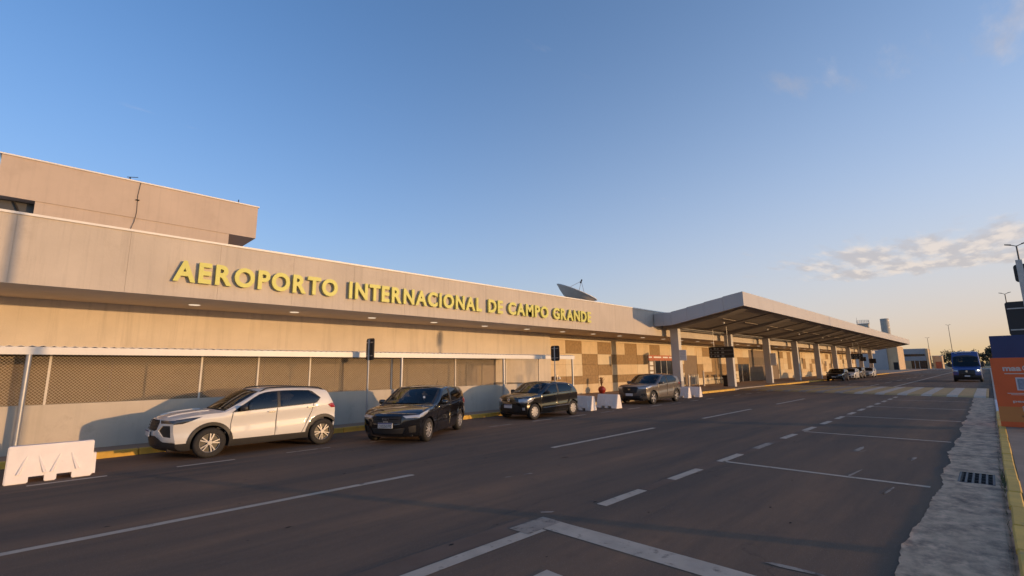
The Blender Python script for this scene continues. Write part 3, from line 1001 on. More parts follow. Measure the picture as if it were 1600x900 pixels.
# ------------------------------------------------------------------ signs and small things under the canopy
def board(name, label, x, y0, y1, z0, z1, rows_, cat='sign'):
    t = thing(name, label, cat, (x, (y0+y1)/2, z0))
    p = MB().bev(x, x+.1, y0, y1, z0, z1, .01).build('panel', SIGNB, t)
    for k in range(1, rows_):
        z = z0+(z1-z0)*k/rows_
        MB().box(x-.004, x, y0+.02, y1-.02, z-.008, z+.008).build('divider', GALV, t)
    for k in range(rows_):
        z = z0+(z1-z0)*(k+.3)/rows_
        hh = (z1-z0)/rows_*.42
        yy = y1-.12
        for w in (.10, .0, .14, .16, .0, .20):
            if w:
                MB().bev(x-.003, x, yy-w, yy, z, z+hh*random.uniform(.6, 1), .002).build('pictogram', mat('sign_faint', (.28, .28, .26), .6), t)
            yy -= w+.07 if w else .12
    for y in (y0+.4, y1-.4):
        MB().tube((x+.05, y, z1), (x+.05, y, cbot(y)+.2), .018, 6).build('hanger', GALV, t)
    return t
board('wayfinding_board', 'black three-row wayfinding board hanging under the near end of the canopy', 38, 13.82, 15.70, 2.50, 3.37, 3)
board('wayfinding_board', 'black wayfinding board hanging above the far parked cars', 85, 12.86, 14.3, 2.62, 3.42, 2)
for x, z0, z1, lab in ((32.55, 2.30, 3.04, 'small white notice sign fixed to the nearest canopy column'), (52.55, 1.87, 3.09, 'white notice sign fixed to the third canopy column')):
    t = thing('notice_sign', lab, 'sign', (x, 15.3, z0))
    MB().bev(x-.03, x, 15.05, 15.57, z0, z1, .006).build('panel', WHITE, t)
    for k in range(5):
        z = z1-.1-k*(z1-z0)/6.5
        MB().box(x-.033, x-.03, 15.12, 15.50-.05*(k % 3), z-.02, z).build('text_line', mat('notice_text', (.40, .40, .45), .6), t)
    MB().tube((x-.01, 15.5, z1-.1), (x-.01, 15.62, z1-.1), .015, 6).build('bracket', GALV, t)
for x, y, lab in ((82, 13.2, None),):
    pass
for x, y, z, r_, lab in ((97, 14.7, 2.75, .42, 'dark square sign hanging beside the far columns'), (103, 14.3, 2.45, .5, 'dark hanging sign near the last canopy columns')):
    t = thing('hanging_sign', lab, 'sign', (x, y, z))
    MB().bev(x, x+.08, y-r_, y+r_, z-r_*.8, z+r_*.8, .05).build('panel', SIGNB, t)
    MB().tube((x+.04, y, z+r_*.7), (x+.04, y, cbot(y)+.2), .02, 6).build('hanger', GALV, t)
# clay pot with plant
pt = thing('potted_plant', 'round red pot with a small dry plant by the tiled wall', 'plant pot', (27.9, 19.1, PZ))
MB().lathe([(0, 0), (.13, 0), (.22, .10), (.27, .25), (.23, .38), (.13, .45), (.13, .48), (.09, .48), (.0, .42)], 20, (27.9, 19.1, PZ)).build('pot', RED, pt, True)
random.seed(5)
pl_ = MB()
for i in range(46):
    t = random.uniform(0, 6.28)
    h = random.uniform(.25, .62)
    r_ = random.uniform(.02, .20)
    p = Vector((27.9+r_*math.cos(t)*.8, 19.1+r_*math.sin(t)*.8, PZ+.43+h))
    pl_.tube((27.9, 19.1, PZ+.42), p, .006, 4)
    d = Vector((random.uniform(-1, 1), random.uniform(-1, 1), random.uniform(-.3, 1))).normalized()*.11
    e = d.orthogonal().normalized()*.03
    pl_.quad(p, p+d*.5+e, p+d, p+d*.5-e)
pl_.build('stems', mat('dry_stem', (.20, .09, .045), .8, var=.3, scale=5), pt)
# wall tap / lamp behind the small black car
wl = thing('wall_tap_box', 'small metal fixtures on the tiled wall behind the small black hatchback', 'fixture', (24.1, 19.95, 1.1))
MB().bev(23.7, 23.85, 19.86, 19.98, 1.1, 1.35, .01).build('box', DOORB, wl)
MB().lathe([(0, 0), (.09, .0), (.1, .08), (.05, .16), (0, .17)], 12, (24.25, 19.86, 1.16)).build('lamp', CAPM, wl, True)
MB().tube((24.1, 19.9, 1.1), (24.1, 19.9, 1.5), .02, 6).build('pipe', GALV, wl)
# white bollards and rails at the stair opening
for x, y, h, lab in ((40.3, 18.6, 1.05, 'short white post just right of the first canopy column'), (42.9, 18.4, 1.35, 'taller white post before the dark stair opening')):
    t = MB().lathe([(0, h), (.06, h), (.075, h-.03), (.075, .02), (.11, .02), (.11, 0)], 14, (x, y, PZ)).build('white_post', mat('post_white', (.72, .64, .54), .5, var=.05), None, True)
    tag(t, lab, 'post', 'white posts by the stair opening')
rg = thing('glass_railing', 'low metal railing beside the dark stair opening', 'railing', (42.5, 19, PZ))
for x in (41.6, 42.4, 43.2):
    MB().tube((x, 19.0, PZ), (x, 19.0, 1.15), .025, 6).build('rail_post', GALV, rg)
MB().tube((41.6, 19.0, 1.15), (43.2, 19.0, 1.15), .025, 6).build('top_rail', GALV, rg)
MB().box(41.65, 43.15, 18.99, 19.005, .3, 1.05).build('panel', mat('rail_panel', (.22, .2, .18), .4), rg)
# litter bin beside the second column
bn = thing('litter_bin', 'dark litter bin standing against the second canopy column', 'bin', (43.3, 16.5, PZ))
MB().bev(43.0, 43.45, 16.3, 16.75, PZ+.05, .95, .03).build('body', mat('bin_dark', (.035, .035, .04), .5, var=.2), bn)
MB().bev(42.96, 43.49, 16.26, 16.79, .9, 1.08, .03).build('lid', SIGNB, bn)
MB().box(43.02, 43.43, 16.32, 16.73, PZ, PZ+.06).build('base', DARK, bn)
# row of dark metal chairs with open backs by the wall
def chair(x, y, rz, lab):
    t = thing('patio_chair', lab, 'chair', (x, y, PZ), 'dark chairs by the tiled wall', False, rz)
    cm = mat('chair_dark', (.028, .018, .016), .5, var=.2)
    MB().bev(-.22, .22, -.22, .22, .43, .47, .01).build('seat', cm, t)
    for a in (-.2, .2):
        for b_ in (-.2, .2):
            MB().tube((a, b_, 0), (a*.95, b_*.95, .44), .018, 6).build('leg', cm, t)
    for a in (-.2, .2):
        MB().tube((a, .21, .45), (a, .27, .92), .018, 6).build('back_post', cm, t)
    MB().bev(-.21, .21, .25, .28, .80, .92, .008).build('back_rail', cm, t)
    for a in (-.1, 0, .1):
        MB().tube((a, .215, .46), (a, .262, .82), .010, 5).build('back_slat', cm, t)
    return t
for i, (x, y, rz) in enumerate(((47.9, 19.2, .2), (48.8, 19.4, -.1), (49.7, 19.1, 2.9), (50.7, 19.4, .3), (51.6, 19.0, 3.3), (52.6, 19.4, 0), (53.4, 19.2, .4), (48.3, 18.6, 3.0), (50.2, 18.6, 3.2))):
    o_ = ['nearest', 'second', 'third', 'fourth', 'fifth', 'sixth', 'farthest', 'front-left', 'front-middle'][i]
    chair(x, y, rz, o_+' of the dark chairs grouped by the tiled wall behind the litter bin')

# ------------------------------------------------------------------ plastic road barriers
def barrier(x0, y0, label, ln=1.14, rz=0.0):
    """water-filled barrier: long side along local x, sloping faces, fork slots and pressed-in ribs"""
    t = thing('road_barrier', label, 'barrier', (x0, y0, 0), 'white plastic barriers along the kerb', False, rz)
    H, wb, wt = 0.62, 0.24, 0.09
    # body from cross-sections; the underside has two fork slots
    xs = [0, .06, .30, .50, .66, .86, ln-.05, ln]
    b = MB()
    def yw(z):
        return wb+(wt-wb)*min(1, z/H)
    def zbot(i):
        return 0.10 if i in (2, 4) else 0.0
    for i in range(len(xs)-1):
        a, c = xs[i], xs[i+1]
        z0 = zbot(i)
        b.add([(a, -yw(z0), z0), (c, -yw(z0), z0), (c, yw(z0), z0), (a, yw(z0), z0), (a, -yw(H), H), (c, -yw(H), H), (c, yw(H), H), (a, yw(H), H)],
              [(0, 3, 2, 1), (4, 5, 6, 7), (0, 1, 5, 4), (2, 3, 7, 6)] + ([(3, 0, 4, 7)] if i == 0 else []) + ([(1, 2, 6, 5)] if i == len(xs)-2 else []))
        if i and zbot(i) != zbot(i-1):
            b.quad((a, -yw(0), 0), (a, -yw(.1), .1), (a, yw(.1), .1), (a, yw(0), 0))
    sh_ = b.build('shell', PLAST, t, True, 30)
    bm = bmesh.new()
    bm.from_mesh(sh_.data)
    bmesh.ops.remove_doubles(bm, verts=bm.verts[:], dist=1e-4)
    bmesh.ops.recalc_face_normals(bm, faces=bm.faces[:])
    es = [e for e in bm.edges if len(e.link_faces) == 2 and e.calc_face_angle(0) > .5]
    bmesh.ops.bevel(bm, geom=es, offset=.014, segments=2, affect='EDGES')
    bm.to_mesh(sh_.data)
    bm.free()
    sh_.data.shade_smooth()
    sh_.data.set_sharp_from_angle(angle=R(40))
    # ribs: raised slanting wedges on both faces
    for s in (-1, 1):
        for cx in (.33, .76):
            for d in (-1, 1):
                q = MB()
                zs = (.15, .44)
                xa, xb = cx+d*.17, cx+d*.075
                pa = [(xa-.034, zs[0]), (xa+.034, zs[0]), (xb+.022, zs[1]), (xb-.022, zs[1])]
                v0 = [(p, s*(yw(z)-.004), z) for p, z in pa]
                v1 = [(p+(.020 if k in (0, 3) else -.020), s*(yw(z)+(.034 if k < 2 else .004)), z) for k, (p, z) in enumerate(pa)]
                q.add(v0+v1, [(4, 5, 6, 7), (0, 1, 5, 4), (1, 2, 6, 5), (2, 3, 7, 6), (3, 0, 4, 7)])
                q.build('rib', PLAST, t)
    # end tongue
    MB().prism([(-wb*.8, 0.03), (wb*.8, 0.03), (wt*.7, H*.62), (-wt*.7, H*.62)], ln, ln+.05, 'yz').build('tongue', PLAST, t)
    return t
barrier(-0.12, 12.38, 'white plastic barrier in the left foreground before the white car')
barrier(-1.55, 12.55, 'pale barrier cut off by the left edge of the picture')
barrier(17.75, 12.62, 'white barrier touching the tail of the small black hatchback', rz=math.pi/2+.04)
barrier(19.40, 12.36, 'white barrier just ahead of the grey car', rz=math.pi/2-.03)
barrier(28.15, 13.0, 'white barrier close behind the grey car', rz=math.pi/2)
barrier(29.40, 12.86, 'white barrier farthest along the kerb, below the first canopy column', rz=math.pi/2+.03)

# ------------------------------------------------------------------ sign posts in front of the fence
def post_sign(x, y, lab, w=.3):
    t = thing('road_sign', lab, 'sign', (x, y, PZ))
    MB().tube((x, y, PZ), (x, y, 2.88), .03, 10).build('pole', GALV, t, True)
    ang = math.pi/2
    d = Vector((math.cos(ang), math.sin(ang), 0))
    p = MB()
    pts = []
    for k in range(20):
        a = 2*math.pi*k/20
        ca, sa = math.cos(a), math.sin(a)
        pts.append((w*.95*math.copysign(abs(ca)**.3, ca)*.5, .36*math.copysign(abs(sa)**.25, sa)))
    n = Vector((-d.y, d.x, 0))
    c = Vector((x, y, 2.56))
    vs = [c-n*.045+d*a+Vector((0, 0, b)) for a, b in pts]+[c-n*.065+d*a+Vector((0, 0, b)) for a, b in pts]
    N = 20
    p.add(vs, [tuple(range(N)), tuple(range(2*N-1, N-1, -1))]+[(i, (i+1) % N, N+(i+1) % N, N+i) for i in range(N)])
    p.build('plate', SIGNB, t)
    for z in (2.33, 2.77):
        MB().add([c-n*.04-d*(w*.38)+Vector((0, 0, z-2.56)), c-n*.04+d*(w*.38)+Vector((0, 0, z-2.56)), c-n*.04+d*(w*.38)+Vector((0, 0, z-2.53)), c-n*.04-d*(w*.38)+Vector((0, 0, z-2.53)),
                  c-n*.02-d*(w*.38)+Vector((0, 0, z-2.56)), c-n*.02+d*(w*.38)+Vector((0, 0, z-2.56)), c-n*.02+d*(w*.38)+Vector((0, 0, z-2.53)), c-n*.02-d*(w*.38)+Vector((0, 0, z-2.53))],
                 [(0, 1, 2, 3), (4, 7, 6, 5), (0, 4, 5, 1), (2, 6, 7, 3)]).build('clamp', GALV, t)
    return t
post_sign(7.83, 14.48, 'black-backed sign on a thin post between the white car and the black hatchback', .55)
post_sign(17.38, 14.48, 'black-backed sign on a thin post above the small black car', .55)

# ------------------------------------------------------------------ cars
BLACKP = mat('car_black_plastic', (0.020, 0.018, 0.018), 0.55, var=0.15, scale=6)
def car_glass(name, tint):
    """thin tinted pane: mirror reflection by Fresnel over a tinted see-through"""
    M = bpy.data.materials.new(name)
    M.use_nodes = True
    t = M.node_tree
    t.nodes.clear()
    tr = t.nodes.new('ShaderNodeBsdfTransparent')
    tr.inputs[0].default_value = (*tint, 1)
    gl = t.nodes.new('ShaderNodeBsdfGlossy')
    gl.inputs['Roughness'].default_value = 0.02
    fr = t.nodes.new('ShaderNodeFresnel')
    fr.inputs['IOR'].default_value = 1.62
    mx_ = t.nodes.new('ShaderNodeMixShader')
    out = t.nodes.new('ShaderNodeOutputMaterial')
    t.links.new(fr.outputs[0], mx_.inputs[0])
    t.links.new(tr.outputs[0], mx_.inputs[1])
    t.links.new(gl.outputs[0], mx_.inputs[2])
    t.links.new(mx_.outputs[0], out.inputs[0])
    MATS[name] = M
    return M
GLASS = car_glass('windscreen_glass', (.42, .44, .43))
GLASS_S = car_glass('tinted_side_glass', (.16, .17, .18))
TYRE = mat('tyre_rubber', (0.018, 0.016, 0.015), 0.8, var=0.2, scale=10)
ALLOY = mat('wheel_alloy', (0.36, 0.34, 0.33), 0.45, metal=0.25, var=0.06, scale=8)
COVER = mat('wheel_cover', (0.62, 0.52, 0.44), 0.4, metal=0.3)
RIMD = mat('wheel_dark', (0.03, 0.028, 0.028), 0.4, metal=0.3)
LAMP = mat('headlamp_lens', (0.42, 0.42, 0.44), 0.08, metal=0.35, coat=1.0)
LAMPD = mat('headlamp_dark', (0.03, 0.03, 0.034), 0.08, coat=1.0)
TAIL = mat('tail_lens', (0.30, 0.012, 0.012), 0.15, coat=1.0)
CHROME = mat('chrome', (0.62, 0.60, 0.58), 0.15, metal=1.0)
PLATE = mat('number_plate', (0.55, 0.55, 0.56), 0.5)
PLATEB = mat('plate_blue', (0.02, 0.03, 0.14), 0.5)
SEATM = mat('seat_dark', (0.05, 0.048, 0.048), 0.8)

def crom(c, u):
    i = min(int(u), len(c)-2)
    f = u-i
    p0, p1, p2, p3 = c[max(i-1, 0)], c[i], c[i+1], c[min(i+2, len(c)-1)]
    out = []
    for a, b, d, e in zip(p0, p1, p2, p3):
        m1 = (d-a)*.5
        m2 = (e-b)*.5
        out.append((2*f**3-3*f*f+1)*b+(f**3-2*f*f+f)*m1+(-2*f**3+3*f*f)*d+(f**3-f*f)*m2)
    return out

def wheel_mesh(Rt, style):
    ty = MB().lathe([(Rt*.62, -.09), (Rt-.055, -.105), (Rt-.014, -.092), (Rt, -.062), (Rt, .062), (Rt-.014, .092), (Rt-.055, .105), (Rt*.62, .09)], 40, (0, 0, 0), 'y')
    rr = Rt*.66
    dk = MB().lathe([(0, -.045), (rr, -.045), (rr+.004, -.08), (rr+.006, .06)], 32, (0, 0, 0), 'y')
    sp = MB()
    n, w0, w1, pair = {'double': (5, .014, .017, .36), 'multi': (10, .014, .022, 0), 'cover': (9, .030, .052, 0), 'five': (5, .034, .05, 0)}[style]
    for k in range(n):
        for o in ((-pair/2, pair/2) if pair else (0,)):
            a0 = 2*math.pi*k/n+.3
            a1 = a0+o
            def P(r, a, side, w, y):
                return (r*math.cos(a)-side*w*math.sin(a), y, r*math.sin(a)+side*w*math.cos(a))
            ia = a0+o*.55
            vs = [P(.035, ia, s, w0*.8, y) for s in (-1, 1) for y in (-.092, -.05)]+[P(rr-.004, a1, s, w1*.8, y) for s in (-1, 1) for y in (-.084, -.05)]
            sp.add(vs, [(0, 2, 6, 4), (0, 4, 5, 1), (2, 3, 7, 6)])
    sp.lathe([(0, -.098), (.045, -.098), (.055, -.085), (.055, -.05)], 16, (0, 0, 0), 'y')
    sp.lathe([(rr-.022, -.078), (rr-.012, -.090), (rr+.004, -.090), (rr+.008, -.07)], 36, (0, 0, 0), 'y')
    return ty, dk, sp

def car(name, label, cat, P, paint, loc, rz=0.0, group='cars parked along the kerb', detail=True):
    t = thing(name, label, cat, loc, group, False, rz)
    sil, Wm, belt, xf, xr, Rt = P['sil'], P['W'], P['belt'], P['xf'], P['xr'], P['Rt']
    nU = len(sil)-1
    L = max(q[0] for q in sil)
    # outline of the side panel
    us = [i*.25 for i in range(nU*4+1)]
    edge_ = [(lambda q: (q[0]+q[2], q[1]-q[3]))(crom(sil, u)) for u in us]
    topx = sorted([(x, z) for (x, z), u in zip(edge_, us) if 4.5 <= u <= 18.5])
    def ztop(x):
        if x <= topx[0][0]:
            return topx[0][1]
        for (a, za), (b, zb) in zip(topx, topx[1:]):
            if a <= x <= b:
                return za+(zb-za)*(x-a)/max(1e-6, b-a)
        return topx[-1][1]
    def zb(x):
        x0, z0, x1, z1 = belt
        return z0+(z1-z0)*(x-x0)/(x1-x0)
    nf, nr = P.get('nose', .15), P.get('tail', .09)
    def Wf(x, z):
        w = Wm
        w -= nf*max(0, (1.0-x)/1.0)**2.2
        w -= nr*max(0, (x-(L-.8))/.8)**2.2
        b = zb(x)
        if z > b:
            w -= P.get('tumble', .30)*(z-b)*min(1, .55+(z-b)*1.2)
        w -= .07*max(0, (.50-z)/.32)**2
        w += .012*math.exp(-((z-(b-.10))/.05)**2)
        w -= .016*math.exp(-((z-(b-.32))/.10)**2)
        d = max(0, ztop(x)-z)
        w -= .030*math.exp(-d/.022)
        return w
    def tun(u, tt, off=0.0):
        x, z, dx, dz = crom(sil, u)
        w = Wf(x+dx, z-dz)
        a = abs(tt)
        return Vector((x+dx*a**2.3, tt*w, z-dz*a**2.6))
    def tunp(u, tt, off):
        p = tun(u, tt)
        if off:
            e = 1e-3
            du = tun(min(nU, u+e), tt)-tun(max(0, u-e), tt)
            dt = tun(u, min(1, tt+e))-tun(u, max(-1, tt-e))
            n = du.cross(dt)
            if n.length > 0:
                n.normalize()
                if n.dot(p-Vector((L*.5, 0, .55))) < 0:
                    n = -n
                p = p+n*off
        return p
    def region(vs2, tris, fmap, name_, m_, parent=t, skirt=.03, inward=None):
        used = {}
        mb = MB()
        ec = {}
        for tr in tris:
            for a, b in ((0, 1), (1, 2), (2, 0)):
                k = (tr[a], tr[b])
                if (k[1], k[0]) in ec:
                    ec[(k[1], k[0])] = 0
                else:
                    ec[k] = 1
        for tr in tris:
            for q in tr:
                if q not in used:
                    used[q] = len(mb.v)
                    mb.v.append(tuple(fmap(vs2[q])))
            mb.f.append(tuple(used[q] for q in tr))
        if inward is not None and detail:
            low = {}
            for (a, b), keep in ec.items():
                if keep:
                    for q in (a, b):
                        if q not in low:
                            low[q] = len(mb.v)
                            mb.v.append(tuple(inward(Vector(mb.v[used[q]]))))
                    mb.f.append((used[a], used[b], low[b], low[a]))
        me = bpy.data.meshes.new(name_)
        me.from_pydata(mb.v, [], mb.f)
        me.materials.append(m_)
        me.shade_smooth()
        me.set_sharp_from_angle(angle=R(42))
        return link(name_, me, parent)
    # ---- side panels
    Ra = Rt+P.get('arch', .045)
    circ = lambda cx, r, n=36: [(cx+r*math.cos(2*math.pi*i/n), Rt+r*math.sin(2*math.pi*i/n)) for i in range(n)]
    m0 = .055
    def wtop(x):
        s = (ztop(x+.03)-ztop(x-.03))/.06
        return ztop(x)-m0*math.sqrt(1+s*s)
    w0, w1, w2, w3 = P['wins']                # front corner, B pillar, rear window end, quarter tip
    def winpoly(a, b, rear=None):
        xs = [a+(b-a)*i/14 for i in range(15)]
        lo = [(x, zb(x)) for x in xs]
        hi = [(x, wtop(x)) for x in xs if wtop(x) > zb(x)+.012]
        if rear:
            hi = [p for p in hi if p[0] < rear[0][0]]
            lo = [p for p in lo if p[0] < rear[-1][0]]
            return lo+rear[::-1]+hi[::-1]
        return lo+hi[::-1]
    win = [winpoly(w0, w1-.035)]
    qt = P.get('rear_glass')
    if qt:
        win.append(winpoly(w1+.035, w3, qt))
    elif w2 > w1:
        win.append(winpoly(w1+.035, w2))
    trim = winpoly(w0-.05, w3+.02, [(a+.03, b+(.02 if i == 0 else -.02)) for i, (a, b) in enumerate(qt)] if qt else None)
    trim = [(x, z-.018 if abs(z-zb(x)) < .002 else z+.016) for x, z in trim]
    gaps = []
    def strip(pts, w=.007):
        for (xa, za), (xb, zb2) in zip(pts, pts[1:]):
            d = Vector((xb-xa, zb2-za))
            n = Vector((-d.y, d.x)).normalized()*w
            gaps.append([(xa+n.x, za+n.y), (xb+n.x, zb2+n.y), (xb-n.x, zb2-n.y), (xa-n.x, za-n.y)])
    zs = P['sill']
    d1, d2, d3 = P['doors']
    strip([(d1+.03, zb(d1)), (d1, zb(d1)-.25), (d1, zs)])
    strip([(d2, zb(d2)), (d2-.02, zs)])
    if d3:
        strip([(d3+.05, zb(d3)), (d3, zb(d3)-.22), (d3-.16, Rt+.16), (d3-.22, zs)])
    strip([(.30, .60), (d1-.35, .62)] if False else [(xf-.40, .50), (xf-.30, .62)])
    zc = P.get('clad', .25)
    ring = P.get('ring', 0)
    loops = [edge_]+[circ(xf, Ra), circ(xr, Ra)]+win+[trim]+gaps
    if ring:
        loops += [circ(xf, Ra+ring), circ(xr, Ra+ring)]
    hl, tl = P.get('hl'), P.get('tl')
    for q in (hl, tl):
        if q:
            loops.append(q)
    loops.append([(-.1, zc), (L+.1, zc), (L+.1, zc+.0005)])
    st = .055 if detail else .11
    xs = [i*st for i in range(int(L/st)+1)]
    gpts = [(x+(.5*st if j % 2 else 0), .18+j*st) for x in xs for j in range(int(1.6/st)) if inside((x, .18+j*st), edge_) and .18+j*st < ztop(x)-.02]
    vs, ts = cdt(gpts, loops)
    groups = {}
    for tr in ts:
        cx = sum(vs[i].x for i in tr)/3
        cz = sum(vs[i].y for i in tr)/3
        if not inside((cx, cz), edge_):
            continue
        df = math.hypot(cx-xf, cz-Rt)
        dr_ = math.hypot(cx-xr, cz-Rt)
        if df < Ra*.999 or dr_ < Ra*.999:
            continue
        k = None
        for i, q in enumerate(win):
            if inside((cx, cz), q):
                k = 'window%d' % i
        if k is None and inside((cx, cz), trim):
            k = 'trim'
        if k is None and hl and inside((cx, cz), hl):
            k = 'hl'
        if k is None and tl and inside((cx, cz), tl):
            k = 'tl'
        if k is None and (cz < zc or (ring and (df < Ra+ring or dr_ < Ra+ring))):
            k = 'clad'
        if k is None and any(inside((cx, cz), q) for q in gaps):
            k = 'gap'
        if k is None:
            dd = d1+.03*max(0, (cz-zb(d1)+.25)/.25)
            de = (d3 or L*2)-(.22*max(0, (zb(d3 or 0)-.2-cz)/.5) if d3 else 0)
            if cz > zb(cx)+.0:
                k = 'frame'
            elif cx < dd:
                k = 'fender'
            elif cx < d2-.01:
                k = 'front_door'
            elif d3 and cx < de:
                k = 'rear_door'
            else:
                k = 'quarter'
        groups.setdefault(k, []).append(tr)
    OFF = {'window0': -.006, 'window1': -.006, 'trim': -.003, 'hl': .002, 'tl': .004, 'clad': .010 if ring else 0, 'gap': -.012}
    NM = {'window0': ('front_window', GLASS_S), 'window1': ('rear_side_window', GLASS_S), 'trim': ('window_trim', BLACKP), 'hl': ('headlight_side', P.get('lampm', LAMPD)), 'tl': ('tail_light', TAIL),
          'clad': ('lower_cladding', BLACKP if zc > .22 else paint), 'gap': ('panel_gap', BLACKP), 'frame': ('window_frame', paint), 'fender': ('front_fender', paint), 'front_door': ('front_door', paint),
          'rear_door': ('rear_door', paint), 'quarter': ('rear_quarter', paint)}
    for s in (-1, 1):
        doors = {}
        for k, tr in groups.items():
            o_ = OFF.get(k, 0)
            obj = region(vs, tr, lambda q: (q.x, s*(Wf(q.x, q.y)+o_), q.y), NM[k][0], NM[k][1], t,
                         inward=(None if k in ('gap',) else (lambda p: Vector((p.x, p.y-s*.03, p.z)))))
            doors[k] = obj
        if detail:
            for k, hx in (('front_door', d2-.12), ('rear_door', (d3 or 0)-.02)):
                if k in doors:
                    z = zb(hx)-.095
                    y = s*(Wf(hx, z)+.018)
                    MB().bev(hx-.10, hx+.08, y-.012, y+.012, z-.014, z+.014, .008).build('handle', P.get('handle', paint), doors[k])
        # mirror
        mxx = w0+.18
        z = zb(mxx)+.06
        y = Wf(mxx, zb(mxx))
        mir = MB()
        bm = bmesh.new()
        bmesh.ops.create_uvsphere(bm, u_segments=14, v_segments=8, radius=1)
        for q in bm.verts:
            c = q.co
            q.co = Vector((mxx-.02+math.copysign(abs(c.x)**.6, c.x)*.065+(.03*abs(c.y)), s*(y+.105+math.copysign(abs(c.y)**.7, c.y)*.10), z+math.copysign(abs(c.z)**.7, c.z)*.068))
        mir.bm(bm)
        mir.build('wing_mirror', (P.get('mirror') or paint), t, True)
        MB().box(mxx-.03, mxx+.03, min(s*(y-.03), s*(y+.05)), max(s*(y-.03), s*(y+.05)), z-.06, z-.03).build('mirror_arm', BLACKP, t)
    # ---- nose, bonnet, glass, roof, tail
    polys = P['tun']
    loops = []
    for nm, pl, off, m_, both in polys:
        loops.append(pl)
        if both:
            loops.append([(a, -b) for a, b in pl])
    frame = [(i*.25, -1.0) for i in range(nU*4+1)]+[(nU, -1+.1*i) for i in range(1, 20)]+[(nU-i*.25, 1.0) for i in range(nU*4+1)]+[(0, 1-.1*i) for i in range(1, 20)]
    loops.append(frame)
    SC = .28
    gpts = [(u*.2, -.95+j*.1) for u in range(1, nU*5) for j in range(20)] if detail else [(u*.4, -.9+j*.2) for u in range(1, int(nU*2.5)) for j in range(10)]
    scp = lambda q: (q[0]*SC, q[1])
    vs, ts = cdt([scp(q) for q in gpts], [[scp(q) for q in lp] for lp in loops])
    groups = {}
    for tr in ts:
        cu = sum(vs[i].x for i in tr)/3/SC
        ct = sum(vs[i].y for i in tr)/3
        if abs(ct) > 1 or cu < 0 or cu > nU:
            continue
        k = None
        for i, (nm, pl, off, m_, both) in enumerate(polys):
            if inside((cu, ct), pl):
                k = (i, 1)
                break
            if both and inside((cu, -ct), pl):
                k = (i, -1)
                break
        if k is None:
            k = ('front_bumper' if cu < 5 else 'bonnet' if cu < 8.2 else 'roof' if cu < 17 else 'tailgate' if cu < 20.5 else 'rear_bumper', 0)
        groups.setdefault(k, []).append(tr)
    for k, tr in groups.items():
        if k[1] == 0:
            off, nm, m_ = 0.0, k[0], paint
        else:
            nm, _, off, m_, _ = polys[k[0]]
            m_ = paint if m_ is None else m_
        region(vs, tr, lambda q: tunp(q.x/SC, max(-1, min(1, q.y)), off), nm, m_, t, inward=lambda p: p+(Vector((L*.5, 0, .6))-p).normalized()*.03)
    # ---- underbody and cabin filler
    MB().box(.25, L-.25, -Wm+.25, Wm-.25, .20, .62).build('underbody', DARK, t)
    # ---- cabin seen through the glass
    zf = Rt+.10
    MB().box(d1-.25, L-.45, -Wm+.10, Wm-.10, .60, .64).build('cabin_floor', SEATM, t)
    for s in (-1, 1):
        MB().box(d1-.1, L-.5, min(s*(Wm-.075), s*(Wm-.055)), max(s*(Wm-.075), s*(Wm-.055)), .5, min(zb(d1), zb(L-.5))-.03).build('door_trim', SEATM, t)
    hv, hf = [], []
    for i in range(9):
        for j in range(7):
            p_ = tun(11.3+i*.55, -.9+j*.3)
            hv.append((p_.x, p_.y, p_.z-.05))
    for i in range(8):
        for j in range(6):
            a = i*7+j
            hf.append((a, a+1, a+8, a+7))
    MB().add(hv, hf).build('headliner', SEATM, t)
    hd = zb(d1)
    MB().bev(d1-.22, d1+.16, -Wm+.12, Wm-.12, hd-.34, hd-.06, .05).build('dashboard', SEATM, t)
    if detail:
        for s in (-1, 1):
            sx_ = d2-.34
            y = s*Wm*.43
            q_ = MB()
            q_.bev(sx_-.30, sx_+.20, y-.25, y+.25, .62, .78, .05)
            q_.prism([(sx_+.12, .70), (sx_+.26, .70), (sx_+.40, hd+.16), (sx_+.29, hd+.18)], y-.24, y+.24, 'xz')
            q_.bev(sx_+.34, sx_+.44, y-.13, y+.13, hd+.19, hd+.36, .04)
            q_.build('front_seat', SEATM, t)
        xb = (d3 or L-.9)-.12
        MB().prism([(xb-.35, .64), (xb-.35, .80), (xb, .80), (xb+.16, hd+.16), (xb+.28, hd+.16), (xb+.12, .64)], -Wm*.72, Wm*.72, 'xz').build('rear_bench', SEATM, t)
        sw = MB()
        c_ = Vector((d1+.30, Wm*.43, hd-.02))
        for i in range(16):
            a, b = 2*math.pi*i/16, 2*math.pi*(i+1)/16
            e1, e2 = Vector((0, 1, 0)), Vector((.35, 0, .94))
            sw.tube(c_+(e1*math.cos(a)+e2*math.sin(a))*.18, c_+(e1*math.cos(b)+e2*math.sin(b))*.18, .015, 5)
        sw.build('steering_wheel', BLACKP, t)
        MB().bev(tun(10.6, 0).x+.06, tun(10.6, 0).x+.09, -.11, .11, tun(10.6, 0).z-.10, tun(10.6, 0).z-.04, .01).build('rear_view_mirror', BLACKP, t)
    # ---- wheels
    ty, dk, sp = wheel_mesh(Rt, P['wheel'])
    src = None
    for xw in (xf, xr):
        for s in (-1, 1):
            yy = s*(Wm-.125)
            if src is None:
                w_ = ty.build('wheel', TYRE, t, True, 50)
                d_ = dk.build('rim_barrel', RIMD, w_)
                s_ = sp.build('rim', P.get('rimm', ALLOY), w_, True, 40)
                src = (w_, d_, s_)
            else:
                w_ = inst(src[0], t)
                for q in src[1:]:
                    o = q.copy()
                    COL.objects.link(o)
                    o.parent = w_
            w_.location = (xw, yy, Rt)
            w_.rotation_euler = (0, random.uniform(0, 1.2), 0) if s < 0 else (0, random.uniform(0, 1.2), math.pi)
